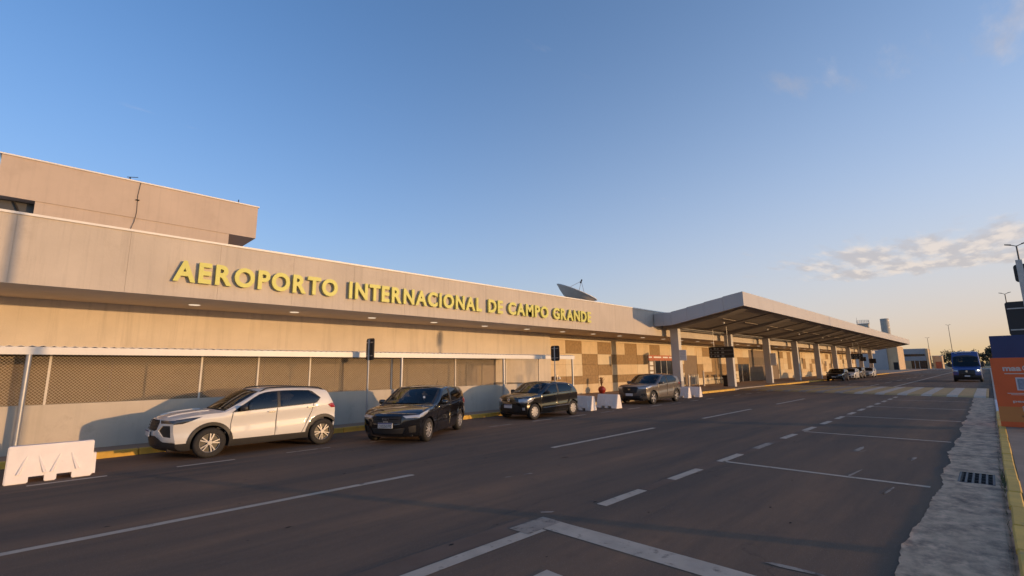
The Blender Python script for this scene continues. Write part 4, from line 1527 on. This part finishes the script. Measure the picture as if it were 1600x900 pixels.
    return t, tun, Wf, ztop

def grp(u0, u1, t0, t1):
    return [(u0, t0), (u1, t0), (u1, t1), (u0, t1)]
def tun_common(extra, ws=(8.25, 10.95), rw=(17.1, 18.0)):
    base = [('windscreen', [(ws[0], -.86), (ws[0]-.06, -.4), (ws[0]-.08, 0), (ws[0]-.06, .4), (ws[0], .86), (ws[1], .88), (ws[1]+.05, .4), (ws[1]+.06, 0), (ws[1]+.05, -.4), (ws[1], -.88)], -.004, GLASS, False),
            ('windscreen_border', grp(ws[0]-.22, ws[1]+.14, -.94, .94), -.002, BLACKP, False),
            ('rear_window', grp(rw[0], rw[1], -.84, .84), -.004, GLASS_S, False)]
    return extra+base

SUV = dict(sil=[(.20, .20, .30, 0), (.07, .27, .30, 0), (.02, .42, .32, 0), (0, .60, .30, 0), (.03, .78, .26, 0), (.10, .875, .22, .02), (.40, .955, .14, .04), (.80, 1.0, .10, .05),
                (1.08, 1.02, .18, .04), (1.32, 1.16, .20, .05), (1.62, 1.335, .17, .05), (1.84, 1.43, .12, .05), (2.2, 1.482, .02, .05), (2.7, 1.492, 0, .05), (3.2, 1.472, -.02, .05),
                (3.58, 1.43, -.06, .05), (3.69, 1.395, -.10, .04), (3.71, 1.34, -.08, .02), (3.86, 1.09, -.10, 0), (3.97, .92, -.14, 0), (4.02, .74, -.18, 0), (4.05, .55, -.22, 0),
                (4.03, .38, -.24, 0), (3.93, .25, -.24, 0), (3.80, .22, -.2, 0)],
           W=.885, belt=(1.35, .965, 3.4, 1.075), xf=.99, xr=3.52, Rt=.325, arch=.05, ring=.075, sill=.36, clad=.36, wins=(1.42, 2.40, 3.15, 3.40),
           rear_glass=[(3.18, 1.325), (3.40, 1.19), (3.30, 1.07)], doors=(1.37, 2.36, 3.20), wheel='double', handle=CHROME, mirror=BLACKP,
           hl=[(.24, .765), (.31, .858), (.50, .885), (.80, .905), (.60, .825), (.45, .775)], tl=[(3.62, 1.0), (3.70, 1.035), (3.95, 1.03), (3.95, .92), (3.72, .92)],
           tun=tun_common([('headlight', [(4.05, .62), (4.75, .55), (4.9, 1.0), (4.0, 1.0)], .002, LAMPD, True), ('headlight_led', [(4.45, .80), (4.6, .78), (4.66, .99), (4.45, .99)], .004, LAMP, True),
                           ('grille', [(3.15, -.42), (3.3, -.52), (4.3, -.56), (4.78, -.50), (4.78, .50), (4.3, .56), (3.3, .52), (3.15, .42)], -.015, BLACKP, False),
                           ('fog_scoop', [(2.5, .72), (3.2, .58), (3.75, .70), (3.75, .92), (2.4, .92)], -.02, BLACKP, True),
                           ('lower_bumper', [(0, -1), (1.75, -1), (1.9, -.7), (2.6, -.45), (2.6, .45), (1.9, .7), (1.75, 1), (0, 1)], .006, BLACKP, False),
                           ('rear_lower_bumper', grp(21.6, 24, -1, 1), .006, BLACKP, False)]))
HATCH = dict(sil=[(.20, .17, .32, 0), (.07, .23, .32, 0), (.02, .36, .34, 0), (0, .52, .32, 0), (.03, .66, .28, 0), (.11, .76, .24, .02), (.42, .86, .14, .04), (.78, .915, .10, .05),
                  (1.02, .945, .20, .04), (1.30, 1.09, .22, .05), (1.62, 1.26, .18, .05), (1.84, 1.352, .12, .05), (2.2, 1.405, .02, .05), (2.6, 1.415, 0, .05), (3.1, 1.39, -.02, .05),
                  (3.45, 1.345, -.06, .05), (3.58, 1.31, -.1, .04), (3.60, 1.25, -.08, .02), (3.76, 1.0, -.1, 0), (3.86, .84, -.14, 0), (3.91, .67, -.18, 0), (3.95, .50, -.22, 0),
                  (3.93, .36, -.24, 0), (3.83, .22, -.24, 0), (3.72, .19, -.2, 0)],
             W=.862, belt=(1.35, .89, 3.4, .985), xf=.82, xr=3.27, Rt=.30, arch=.045, sill=.26, clad=.22, wins=(1.40, 2.36, 3.05, 3.28),
             rear_glass=[(3.02, 1.24), (3.26, 1.11), (3.16, .985)], doors=(1.34, 2.32, 3.12), wheel='multi', mirror=None,
             hl=[(.28, .655), (.34, .74), (.52, .79), (.78, .82), (.62, .735), (.44, .67)], tl=[(3.42, .92), (3.5, 1.0), (3.85, 1.0), (3.85, .82), (3.56, .82)], lampm=None,
             tun=tun_common([('headlight', [(3.95, .62), (4.5, .52), (4.85, 1.0), (3.9, 1.0)], .002, None, True), ('grille', grp(3.05, 4.35, -.50, .50), -.012, BLACKP, False),
                             ('grille_bar', grp(3.62, 3.72, -.58, .58), .004, None, False),
                             ('lower_grille', [(1.2, -.55), (2.35, -.62), (2.35, .62), (1.2, .55)], -.02, BLACKP, False),
                             ('fog_scoop', [(1.5, .72), (2.5, .70), (2.7, .92), (1.5, .92)], -.015, BLACKP, True)]))
SMALL = dict(sil=[(.16, .18, .22, 0), (.05, .25, .22, 0), (.01, .40, .22, 0), (0, .56, .22, 0), (.03, .70, .20, 0), (.10, .80, .18, .02), (.30, .875, .12, .04), (.52, .92, .10, .05),
                  (.70, .945, .18, .04), (.95, 1.085, .20, .05), (1.20, 1.22, .17, .05), (1.40, 1.305, .12, .05), (1.75, 1.355, .02, .05), (2.2, 1.365, 0, .05), (2.65, 1.335, -.02, .05),
                  (3.0, 1.275, -.05, .05), (3.11, 1.24, -.08, .04), (3.17, 1.17, -.08, .02), (3.36, .98, -.10, 0), (3.42, .82, -.12, 0), (3.45, .66, -.14, 0), (3.47, .50, -.16, 0),
                  (3.45, .36, -.18, 0), (3.38, .24, -.18, 0), (3.28, .20, -.16, 0)],
             W=.82, belt=(.95, .90, 3.1, .985), xf=.60, xr=2.91, Rt=.29, arch=.045, sill=.26, clad=.23, wins=(1.0, 1.95, 2.7, 2.84), nose=.10, tail=.06,
             rear_glass=[(2.60, 1.235), (2.84, 1.10), (2.76, .975)], doors=(.92, 1.92, 2.66), wheel='cover', mirror=BLACKP,
             hl=[(.20, .62), (.24, .745), (.36, .79), (.52, .80), (.50, .70), (.36, .63)], tl=[(3.20, .84), (3.19, .98), (3.40, .98), (3.40, .82)], lampm=None,
             tun=tun_common([('headlight', [(3.35, .62), (4.35, .56), (4.75, .8), (4.8, 1.0), (3.4, 1.0)], .002, None, True),
                             ('grille', [(1.2, -.55), (1.5, -.72), (2.5, -.68), (2.85, -.5), (2.85, .5), (2.5, .68), (1.5, .72), (1.2, .55)], -.012, BLACKP, False),
                             ('grille_bar', grp(3.85, 4.0, -.55, .55), .003, BLACKP, False), ('fog_lamp', grp(1.7, 2.3, .78, .90), .002, None, True)]))
SMALL['sil'] = [(x-.09*max(0, (x-2.2)/1.27), z, dx, dz) for x, z, dx, dz in SMALL['sil']]
CROSS = dict(sil=[(x*1.035, z*1.015, dx, dz) for x, z, dx, dz in SUV['sil']], W=.885, belt=(1.38, .985, 3.5, 1.085), xf=.92, xr=3.46, Rt=.33, arch=.045, ring=.035, sill=.34, clad=.32,
             wins=(1.45, 2.45, 3.2, 3.48), rear_glass=[(3.26, 1.345), (3.5, 1.2), (3.38, 1.085)], doors=(1.40, 2.40, 3.22), wheel='five', mirror=None, handle=CHROME,
             hl=[(.25, .775), (.32, .87), (.52, .90), (.82, .92), (.62, .84), (.46, .79)], tl=[(3.7, 1.01), (3.78, 1.05), (4.05, 1.04), (4.05, .93), (3.8, .93)], lampm=None,
             tun=tun_common([('headlight', [(4.0, .60), (4.7, .52), (4.9, 1.0), (3.95, 1.0)], .002, None, True),
                             ('grille', [(2.7, -.40), (3.0, -.50), (4.3, -.55), (4.75, -.45), (4.75, .45), (4.3, .55), (3.0, .50), (2.7, .40)], -.015, BLACKP, False),
                             ('lower_grille', [(.8, -.6), (2.0, -.66), (2.0, .66), (.8, .6)], -.01, BLACKP, False), ('fog_scoop', [(1.9, .74), (2.6, .70), (2.7, .93), (1.9, .93)], -.01, BLACKP, True)]))
for q in (HATCH, SMALL, CROSS):
    q['lampm'] = LAMP
    q['tun'] = [(a, b, c, (LAMP if a in ('headlight', 'fog_lamp') else d), e) for a, b, c, d, e in q['tun']]
def paintm(name, col, metal=0.0, rough=.5):
    return mat(name, col, rough, metal=metal, coat=1.0, var=.03, scale=.8)
P_WHITE = paintm('paint_white', (.62, .59, .55))
P_BLACK = paintm('paint_black', (.0065, .0065, .0085), rough=.2)
P_BLACK2 = paintm('paint_black_warm', (.012, .0105, .009), rough=.22)
P_GREY = paintm('paint_grey', (.11, .092, .08), .4)
SEC = {}
def front_bits(res, plate_u, plate_txt, slats=(), emblem=None, blue=True):
    t, tun, Wf, ztop = res
    p = tun(plate_u, 0)
    b = MB().bev(p.x-.035, p.x-.015, -.20, .20, p.z-.065, p.z+.065, .004).build('number_plate', PLATE, t)
    if blue:
        MB().box(p.x-.0365, p.x-.035, -.195, .195, p.z+.035, p.z+.062).build('plate_band', PLATEB, b)
    if plate_txt:
        text_part(plate_txt, (p.x-.037, .175, p.z-.052), (0, -1, 0), (0, 0, 1), SIGNB, b, 'plate_text', size=.1, fit=(.35, .075), offset=.002)
    for u, w in slats:
        a = [tun(u, -w+2*w*i/12)+Vector((-.004, 0, 0)) for i in range(13)]
        MB().path(a, .008, 5).build('grille_slat', BLACKP if u > 0 else CHROME, t)
# --- white compact SUV
random.seed(21)
r_ = car('parked_car', 'white compact SUV with black wheel-arch cladding parked nearest the camera', 'car', SUV, P_WHITE, (2.0, 13.33, 0))
front_bits(r_, 2.85, None, [(u, .46) for u in (3.35, 3.7, 4.05, 4.4)]+[(u, .62) for u in (.7, 1.1, 1.5)])
for s in (-1, 1):
    pts = []
    for i in range(13):
        x = 1.98+i*1.55/12
        z = r_[3](x)
        pts.append((x, s*(r_[2](x, z)-.015), z+(.045 if 0 < i < 12 else -.005)))
    MB().path(pts, .017, 8).build('roof_rail', BLACKP, r_[0], True)
pts = [r_[1](5.4+i*.28, s_) + Vector((0, 0, .006)) for s_ in (.5,) for i in range(9)]
MB().path(pts, .012, 5).build('bonnet_crease', P_WHITE, r_[0])
pts = [r_[1](5.4+i*.28, -.5)+Vector((0, 0, .006)) for i in range(9)]
MB().path(pts, .012, 5).build('bonnet_crease', P_WHITE, r_[0])
# --- black hatchback pulling out
r_ = car('parked_car', 'glossy black hatchback turned out from the kerb with a visible number plate', 'car', HATCH, P_BLACK, (6.52, 11.05, 0), R(31.5))
front_bits(r_, 2.75, 'DIS5070', [(u, .48) for u in (3.2, 3.5, 3.9, 4.2)])
p = r_[1](3.75, 0)
text_part('FIAT', (p.x-.02, .10, p.z-.02), (0, -1, 0), (0, 0, 1), CHROME, r_[0], 'emblem', size=.08, fit=(.20, .055), extrude=.004, offset=.002)
for s in (-.05, -.015, .02, .055):
    MB().prism([(s-.008, p.z-.11), (s+.008, p.z-.11), (s+.02, p.z-.04), (s+.004, p.z-.04)], p.x-.016, p.x-.008, 'yz').build('emblem_bar', ALLOY, r_[0])
MB().box(r_[1](9, -.55).x-.03, r_[1](9, -.55).x-.026, -.48, -.42, r_[1](9, 0).z-.01, r_[1](9, 0).z+.05).build('sticker', WHITE, r_[0])
MB().tube((3.3, 0, 1.38), (3.42, 0, 1.52), .006, 5).build('aerial', BLACKP, r_[0])
# --- small black city car
r_ = car('parked_car', 'small boxy black hatchback with pale wheel covers parked before the barriers', 'car', SMALL, P_BLACK2, (12.76, 12.93, 0))
front_bits(r_, 2.55, None, [])
p = r_[1](4.05, 0)
MB().lathe([(.045, 0), (.06, 0), (.06, .012), (.045, .012), (.045, 0)], 20, (p.x-.022, 0, p.z), 'y').build('badge_tmp', CHROME, r_[0]).rotation_euler = (0, 0, math.pi/2)
bt = [c for c in r_[0].children if c.name.startswith('badge_tmp')][0]
bt.name = 'emblem'
for q in bt.data.vertices:
    a = q.co.copy()
    q.co = Vector((a.y-.022+p.x, a.x-(p.x-.022), a.z))
bt.rotation_euler = (0, 0, 0)
for a, b in (((-.03, .032), (-.008, -.03)), ((-.008, -.03), (0, 0)), ((0, 0), (.008, -.03)), ((.008, -.03), (.03, .032))):
    MB().tube((p.x-.018, a[0], p.z+a[1]), (p.x-.018, b[0], p.z+b[1]), .006, 5).build('emblem_stroke', CHROME, r_[0])
MB().path([(x, -(r_[2](x, .40)+.006), .40+.03*(x-1)) for x in (1.05, 1.6, 2.2, 2.7)], .012, 5).build('side_moulding', P_GREY, r_[0])
# --- grey crossover
r_ = car('parked_car', 'grey crossover parked between the white barriers before the canopy', 'car', CROSS, P_GREY, (21.72, 13.22, 0))
front_bits(r_, 2.35, None, [(u, .46) for u in (3.1, 3.6, 4.1)], blue=False)
p = r_[1](3.75, 0)
MB().box(p.x-.02, p.x-.008, -.055, -.035, p.z-.05, p.z+.05).box(p.x-.02, p.x-.008, .035, .055, p.z-.05, p.z+.05).box(p.x-.02, p.x-.008, -.035, .035, p.z-.01, p.z+.01).build('emblem', CHROME, r_[0])
for s in (-1, 1):
    MB().path([r_[1](1.6+i*.12, s*(.62+.04*i))+Vector((-.006, 0, 0)) for i in range(7)], .012, 5).build('chrome_strip', CHROME, r_[0])
# --- the cars far along the kerb
random.seed(5)
far = [('black hatchback first in the far row beneath the canopy', HATCH, P_BLACK, 66.5, 13.1), ('white car second in the far row behind the black one', HATCH, P_WHITE, 73.5, 13.1),
       ('dark tall car half hidden behind the white cars of the far row', CROSS, P_GREY, 79.5, 13.4), ('white car last in the far row beneath the canopy', HATCH, P_WHITE, 86.0, 13.0)]
for lab, PP, pm_, x, y in far:
    r_ = car('parked_car', lab, 'car', PP, pm_, (x, y, 0), 0, 'cars parked far along the kerb', False)
    if x < 70:
        front_bits(r_, 2.75, None, [])

# --- blue delivery van
P_BLUE = paintm('paint_blue', (.010, .040, .20))
VAN = dict(sil=[(.18, .22, .20, 0), (.05, .32, .20, 0), (0, .5, .20, 0), (0, .72, .20, 0), (.03, .95, .18, 0), (.10, 1.08, .16, .02), (.35, 1.20, .12, .03), (.62, 1.30, .10, .04),
                (.80, 1.38, .16, .03), (1.05, 1.68, .16, .03), (1.28, 2.0, .14, .03), (1.42, 2.18, .12, .03), (1.62, 2.55, .10, .05), (1.85, 2.70, .04, .06), (3.2, 2.73, 0, .06),
                (4.6, 2.73, -.02, .06), (5.5, 2.70, -.04, .06), (5.62, 2.6, -.04, .02), (5.75, 1.6, -.04, 0), (5.78, 1.2, -.05, 0), (5.8, .9, -.06, 0), (5.8, .7, -.06, 0), (5.8, .5, -.06, 0),
                (5.75, .4, -.06, 0), (5.6, .35, -.06, 0)],
           W=1.02, belt=(.9, 1.32, 2.4, 1.34), xf=1.0, xr=4.6, Rt=.35, arch=.06, sill=.4, clad=.34, wins=(1.12, 2.0, 2.0, 2.05), rear_glass=None, doors=(1.0, 2.1, None), wheel='five', nose=.10, tail=.02, tumble=.06,
           mirror=BLACKP, lampm=LAMP, hl=[(.22, .92), (.24, 1.10), (.46, 1.17), (.46, 1.0)], tl=None,
           tun=tun_common([('headlight', [(3.7, .66), (4.9, .62), (5.2, 1.0), (3.7, 1.0)], .002, LAMP, True), ('grille', grp(2.5, 4.6, -.60, .60), -.006, BLACKP, False),
                           ('lower_bumper', grp(0, 2.45, -1, 1), .004, BLACKP, False)], ws=(8.2, 11.1), rw=(17.2, 17.8)))
VAN['sil'] = [(x, z*1.13, dx, dz) for x, z, dx, dz in VAN['sil']]
VAN['belt'] = (.9, 1.49, 2.4, 1.51)
VAN['W'] = 1.09
VAN['hl'] = [(x, z*1.13) for x, z in VAN['hl']]
r_ = car('delivery_van', 'tall blue delivery van with white lettering over the windscreen, facing the camera', 'van', VAN, P_BLUE, (66.5, 1.72, 0), 0, None, False)
front_bits(r_, 2.1, None, [], blue=False)
p = r_[1](12.0, 0)
text_part('C', (p.x-.06, .74, p.z-.04), (0, -1, 0), (.35, 0, .93), TEXTG, r_[0], 'lettering', size=.2, extrude=.004, offset=.01, fit=(.17, .2))
for k in range(9):
    y = .50-k*.115
    MB().box(p.x-.055, p.x-.05, y-.10, y, p.z+.05+.012*math.sin(k*1.9), p.z+.105+.012*math.sin(k*1.9)).build('lettering', TEXTG, r_[0])
p = r_[1](3.9, 0)
MB().lathe([(0, 0), (.09, 0), (.09, .02), (0, .02)], 18, (0, 0, 0), 'y').build('emblem', CHROME, r_[0])
e_ = [c for c in r_[0].children if c.name.startswith('emblem')][0]
for q in e_.data.vertices:
    a = q.co.copy()
    q.co = Vector((p.x-.03+a.y, a.x, p.z+a.z))
hlm = mat('lit_headlamp', (.8, .7, .6), .2, emit=(1, .85, .65), estr=2.2)
q = r_[1](4.5, -.86)
MB().bev(q.x-.05, q.x+.02, q.y-.07, q.y+.07, q.z-.05, q.z+.05, .02).build('lit_lamp', hlm, r_[0])
for s in (-1, 1):
    MB().bev(1.0, 1.12, min(s*1.10, s*1.38), max(s*1.10, s*1.38), 1.50, 1.98, .04).build('large_mirror', BLACKP, r_[0])

# ------------------------------------------------------------------ right-hand pavement: banner, totem, sign, lamps
bn_ = thing('orange_banner', 'orange printed banner panel standing on the right kerb', 'banner', (19.9, -.5, PZR))
ob = MB().bev(19.88, 19.96, -1.65, -.02, PZR, 2.0, .01).build('panel', ORANGE, bn_)
MB().box(19.874, 19.88, -1.64, -.03, .2, .62).build('light_band', ORANGE2, bn_)
BT = mat('banner_text', (.62, .50, .44), .6)
text_part('maa', (19.874, -.25, 1.62), (0, -1, 0), (0, 0, 1), BT, bn_, 'lettering', size=.3, offset=.012, fit=(.37, .115))
MB().lathe([(.055, 0), (.08, 0), (.08, .004), (.055, .004), (.055, 0)], 20, (0, 0, 0), 'y').build('ring_mark', BT, bn_)
rmk = [c for c in bn_.children if c.name.startswith('ring_mark')][0]
for q in rmk.data.vertices:
    a = q.co.copy()
    q.co = Vector((19.87+a.y, -.72+a.x, 1.70+a.z))
for y0, y1, z0, z1 in ((-.27, -.66, 1.535, 1.56), (-.26, -.95, .985, 1.005), (-.33, -.85, .95, .965), (-.5, -.95, .60, .615), (-.52, -.95, .42, .435)):
    MB().box(19.872, 19.874, y1, y0, z0, z1).build('print_line', BT, bn_)
# blank white card where the printed code would be
MB().box(19.871, 19.876, -1.02, -.47, 1.08, 1.44).build('code_frame', mat('card_white', (.60, .55, .55), .6), bn_)
MB().box(19.868, 19.871, -.99, -.50, 1.11, 1.41).build('code_field', mat('card_grey', (.24, .27, .33), .6, var=.35, scale=14), bn_)
text_part('permin', (19.874, -.34, .72), (0, -1, 0), (0, 0, 1), BT, bn_, 'lettering', size=.2, offset=.006, fit=(.52, .085))
fr = MB()
for a, b in (((-.52, .50), (-1.1, .50)), ((-.52, .64), (-1.1, .64)), ((-.52, .50), (-.52, .64))):
    fr.tube((19.872, a[0], a[1]), (19.872, b[0], b[1]), .010, 6)
fr.build('button_outline', BT, bn_)
text_part('www.maa', (19.874, -.46, .335), (0, -1, 0), (0, 0, 1), BT, bn_, 'lettering', size=.1, offset=.003, fit=(.40, .05))
tt = thing('blue_totem', 'plain dark blue panel rising behind the orange banner', 'panel', (23.0, -.6, PZR))
MB().bev(22.98, 23.1, -1.02, -.10, .9, 2.76, .012).build('panel', BLUE, tt)
for y in (-.95, -.2):
    MB().tube((23.04, y, PZR), (23.04, y, .92), .04, 8).build('leg', GALV, tt)
MB().bev(22.96, 23.12, -1.06, -.06, PZR, .18, .01).build('foot', GALV, tt)
bs = thing('black_sign', 'large black sign seen from behind on the right edge', 'sign', (24.3, -1.2, PZR))
pts = []
for cx, cz, a0 in ((-.74, 3.85, 90), (-1.72, 3.85, 0)):
    pass
def rrect(y0, y1, z0, z1, r):
    out = []
    for cy, cz, a0 in ((y1-r, z1-r, 0), (y0+r, z1-r, 90), (y0+r, z0+r, 180), (y1-r, z0+r, 270)):
        for k in range(5):
            a = R(a0+k*22.5)
            out.append((cy+r*math.cos(a), cz+r*math.sin(a)))
    return out
MB().prism(rrect(-1.75, -.64, 2.78, 3.96, .08), 24.0, 24.03, 'yz').build('plate', SIGNB, bs)
for z in (2.98, 3.72):
    MB().box(23.975, 24.0, -1.72, -.68, z-.02, z+.02).build('rail', GALV, bs)
MB().box(23.93, 23.998, -1.26, -1.10, PZR, 5.4).build('post', GALV, bs)
MB().prism(rrect(-1.75, -1.02, 4.62, 5.25, .1), 24.0, 24.03, 'yz').build('upper_plate', SIGNB, bs)
def lamp(x, y, h, lab, rz=0.0, arm=1.0):
    t = thing('street_lamp', lab, 'street lamp', (x, y, 0), 'double-armed street lamps', False, rz)
    pm_ = mat('lamp_post', (.10, .095, .09), .5, metal=.3)
    MB().tube((0, 0, 0), (0, 0, h), .11, 12, .055).build('post', pm_, t, True)
    MB().lathe([(.2, 0), (.2, .05), (.12, .08)], 12).build('base', pm_, t)
    for s in (-1, 1):
        MB().tube((0, 0, h-.05), (0, s*arm*.55, h+.10), .035, 8).build('arm', pm_, t)
        MB().prism([(s*arm*.5, h+.06), (s*arm*1.15, h+.17), (s*arm*1.15, h+.23), (s*arm*.5, h+.15)], -.12, .12, 'yz').build('lamp_head', pm_, t)
    return t
lamp(60, -3.0, 12.0, 'nearer double-armed street lamp at the right edge above the black sign', 0, .62)
lamp(100, -2.92, 11.85, 'farther double-armed street lamp above the black sign', 0, .55)
lamp(8.35, -3.6, 10.5, 'street lamp out of view whose shadow crosses the left of the fascia', 0, .8)
lamp(190, 7.2, 13.0, 'tall thin lamp post far off left of the blue van', 0, .5)
lamp(215, 13.9, 10.5, 'far lamp post above the grey modern building', 0, .5)

# ------------------------------------------------------------------ far buildings and trees
CONCF = mat('far_wall_grey', (.32, .325, .34), .7, var=.08, scale=.4)
CREAM = mat('far_wall_cream', (.56, .40, .24), .8, var=.1, scale=.4, streak=.2)
fb = thing('office_block', 'small grey modern block with a black strip window far beyond the canopy', 'building', (216, 18, 0))
MB().box(216, 226, 15.0, 21.6, 2.9, 6.9).build('upper_storey', CONCF, fb)
MB().box(215.9, 216, 15.3, 21.0, 4.45, 5.2).build('strip_window', GLASSD, fb)
MB().box(216.3, 226, 15.2, 19.2, 0, 2.9).build('ground_glazing', GLASSD, fb)
MB().box(216.1, 226, 19.2, 21.6, 0, 2.9).build('ground_wall', CREAM, fb)
for y in (17.0, 18.2):
    MB().box(216.2, 216.3, y, y+.1, 0, 2.9).build('mullion', WHITE, fb)
MB().box(215.8, 226, 14.4, 15.0, 0, 6.95).build('side_fin', CREAM, fb)
MB().box(215.95, 226.1, 14.9, 21.7, 6.9, 7.05).build('parapet', CAPM, fb)
fc = thing('cream_annex', 'cream rendered annex with a dark doorway beside the far office block', 'building', (190, 24, 0))
MB().box(190, 205, 19.8, 22.4, 0, 7.4).build('wall', CREAM, fc)
MB().box(189.94, 190, 20.0, 21.2, 0, 2.4).build('doorway', DARK, fc)
MB().box(189.5, 205, 22.42, 36, 0, 7.2).build('grey_wing', CONCF, fc)
MB().box(189.45, 205.1, 19.75, 22.4, 7.4, 7.55).build('parapet', CAPM, fc)
fd = thing('low_shed', 'low tan building with an orange gable right of the far office block', 'building', (222, 12, 0))
MB().box(222, 230, 11.4, 13.9, 0, 4.4).build('wall', CREAM, fd)
MB().box(221.95, 222, 11.6, 13.2, 0, 2.5).build('doorway', POSTER, fd)
MB().box(221.9, 230.1, 11.3, 14.0, 4.4, 4.6).build('roof', CAPM, fd)
def tree(x, y, h, w, lab, m_, n=900, seed=1, trunk=.35, cat='tree', name='tree'):
    rs = random.Random(seed)
    t = thing(name, lab, cat, (x, y, 0), 'trees beyond the end of the road')
    MB().tube((x, y, -.05), (x+rs.uniform(-.2, .2), y, h*trunk), .05*h*.4, 8, .03*h*.4).build('trunk', BARK, t, True)
    br = MB()
    cl = []
    for i in range(9):
        a = rs.uniform(0, 6.28)
        c = Vector((x+w*.36*math.cos(a)*rs.uniform(.3, 1), y+w*.36*math.sin(a)*rs.uniform(.3, 1), h*rs.uniform(trunk+.12, .88)))
        cl.append((c, rs.uniform(.16, .30)*w))
        br.tube((x, y, h*trunk*.85), c, .03*h*.3, 5, .01*h)
    br.build('limbs', BARK, t)
    lf = MB()
    for i in range(n):
        c, r0 = rs.choice(cl)
        d = Vector((rs.gauss(0, 1), rs.gauss(0, 1), rs.gauss(0, .8)))
        d = d.normalized()*r0*rs.uniform(.3, 1.12)
        p = c+d
        a = Vector((rs.uniform(-1, 1), rs.uniform(-1, 1), rs.uniform(-1, 1))).normalized()*h*.035
        b = a.orthogonal().normalized()*h*.02
        lf.quad(p-a, p+b, p+a, p-b)
    lf.build('crown', m_, t)
    return t
for i, (x, y, h, w, lab, m_) in enumerate((
        (140, -.6, 6.0, 4.2, 'dark leafy tree right behind the blue van', TREEM), (150, -3.2, 6.6, 5.0, 'dark tree farther right behind the blue totem', TREEM),
        (240, 9.6, 6.5, 5.0, 'low olive tree right of the tan shed', TREEM2), (245, 6.6, 7.2, 5.2, 'rounded dark tree in the gap left of the van', TREEM),
        (238, 4.4, 5.6, 4.6, 'small olive tree just left of the van', TREEM2), (250, 12.6, 5.4, 3.5, 'thin tree behind the tan shed roof', TREEM2),
        (235, 2.0, 6.4, 5.0, 'broad dark tree hidden partly by the van', TREEM))):
    tree(x, y, h, w, lab, m_, 1100, i+3)
# far skyline wood
rs = random.Random(9)
wd = MB()
for i in range(5200):
    y = rs.uniform(-260, 260)
    x = 420+rs.uniform(0, 60)
    z = rs.uniform(0, 1)**1.5*(4.2+1.6*math.sin(y*.11)+1.2*math.sin(y*.37))
    p = Vector((x, y, z))
    a = Vector((rs.uniform(-1, 1), rs.uniform(-1, 1), rs.uniform(-1, 1))).normalized()*.9
    b = a.orthogonal().normalized()*.6
    wd.quad(p-a, p+b, p+a, p-b)
tag(wd.build('distant_wood', TREEM2), 'distant line of low trees along the horizon', 'trees', None, 'stuff')
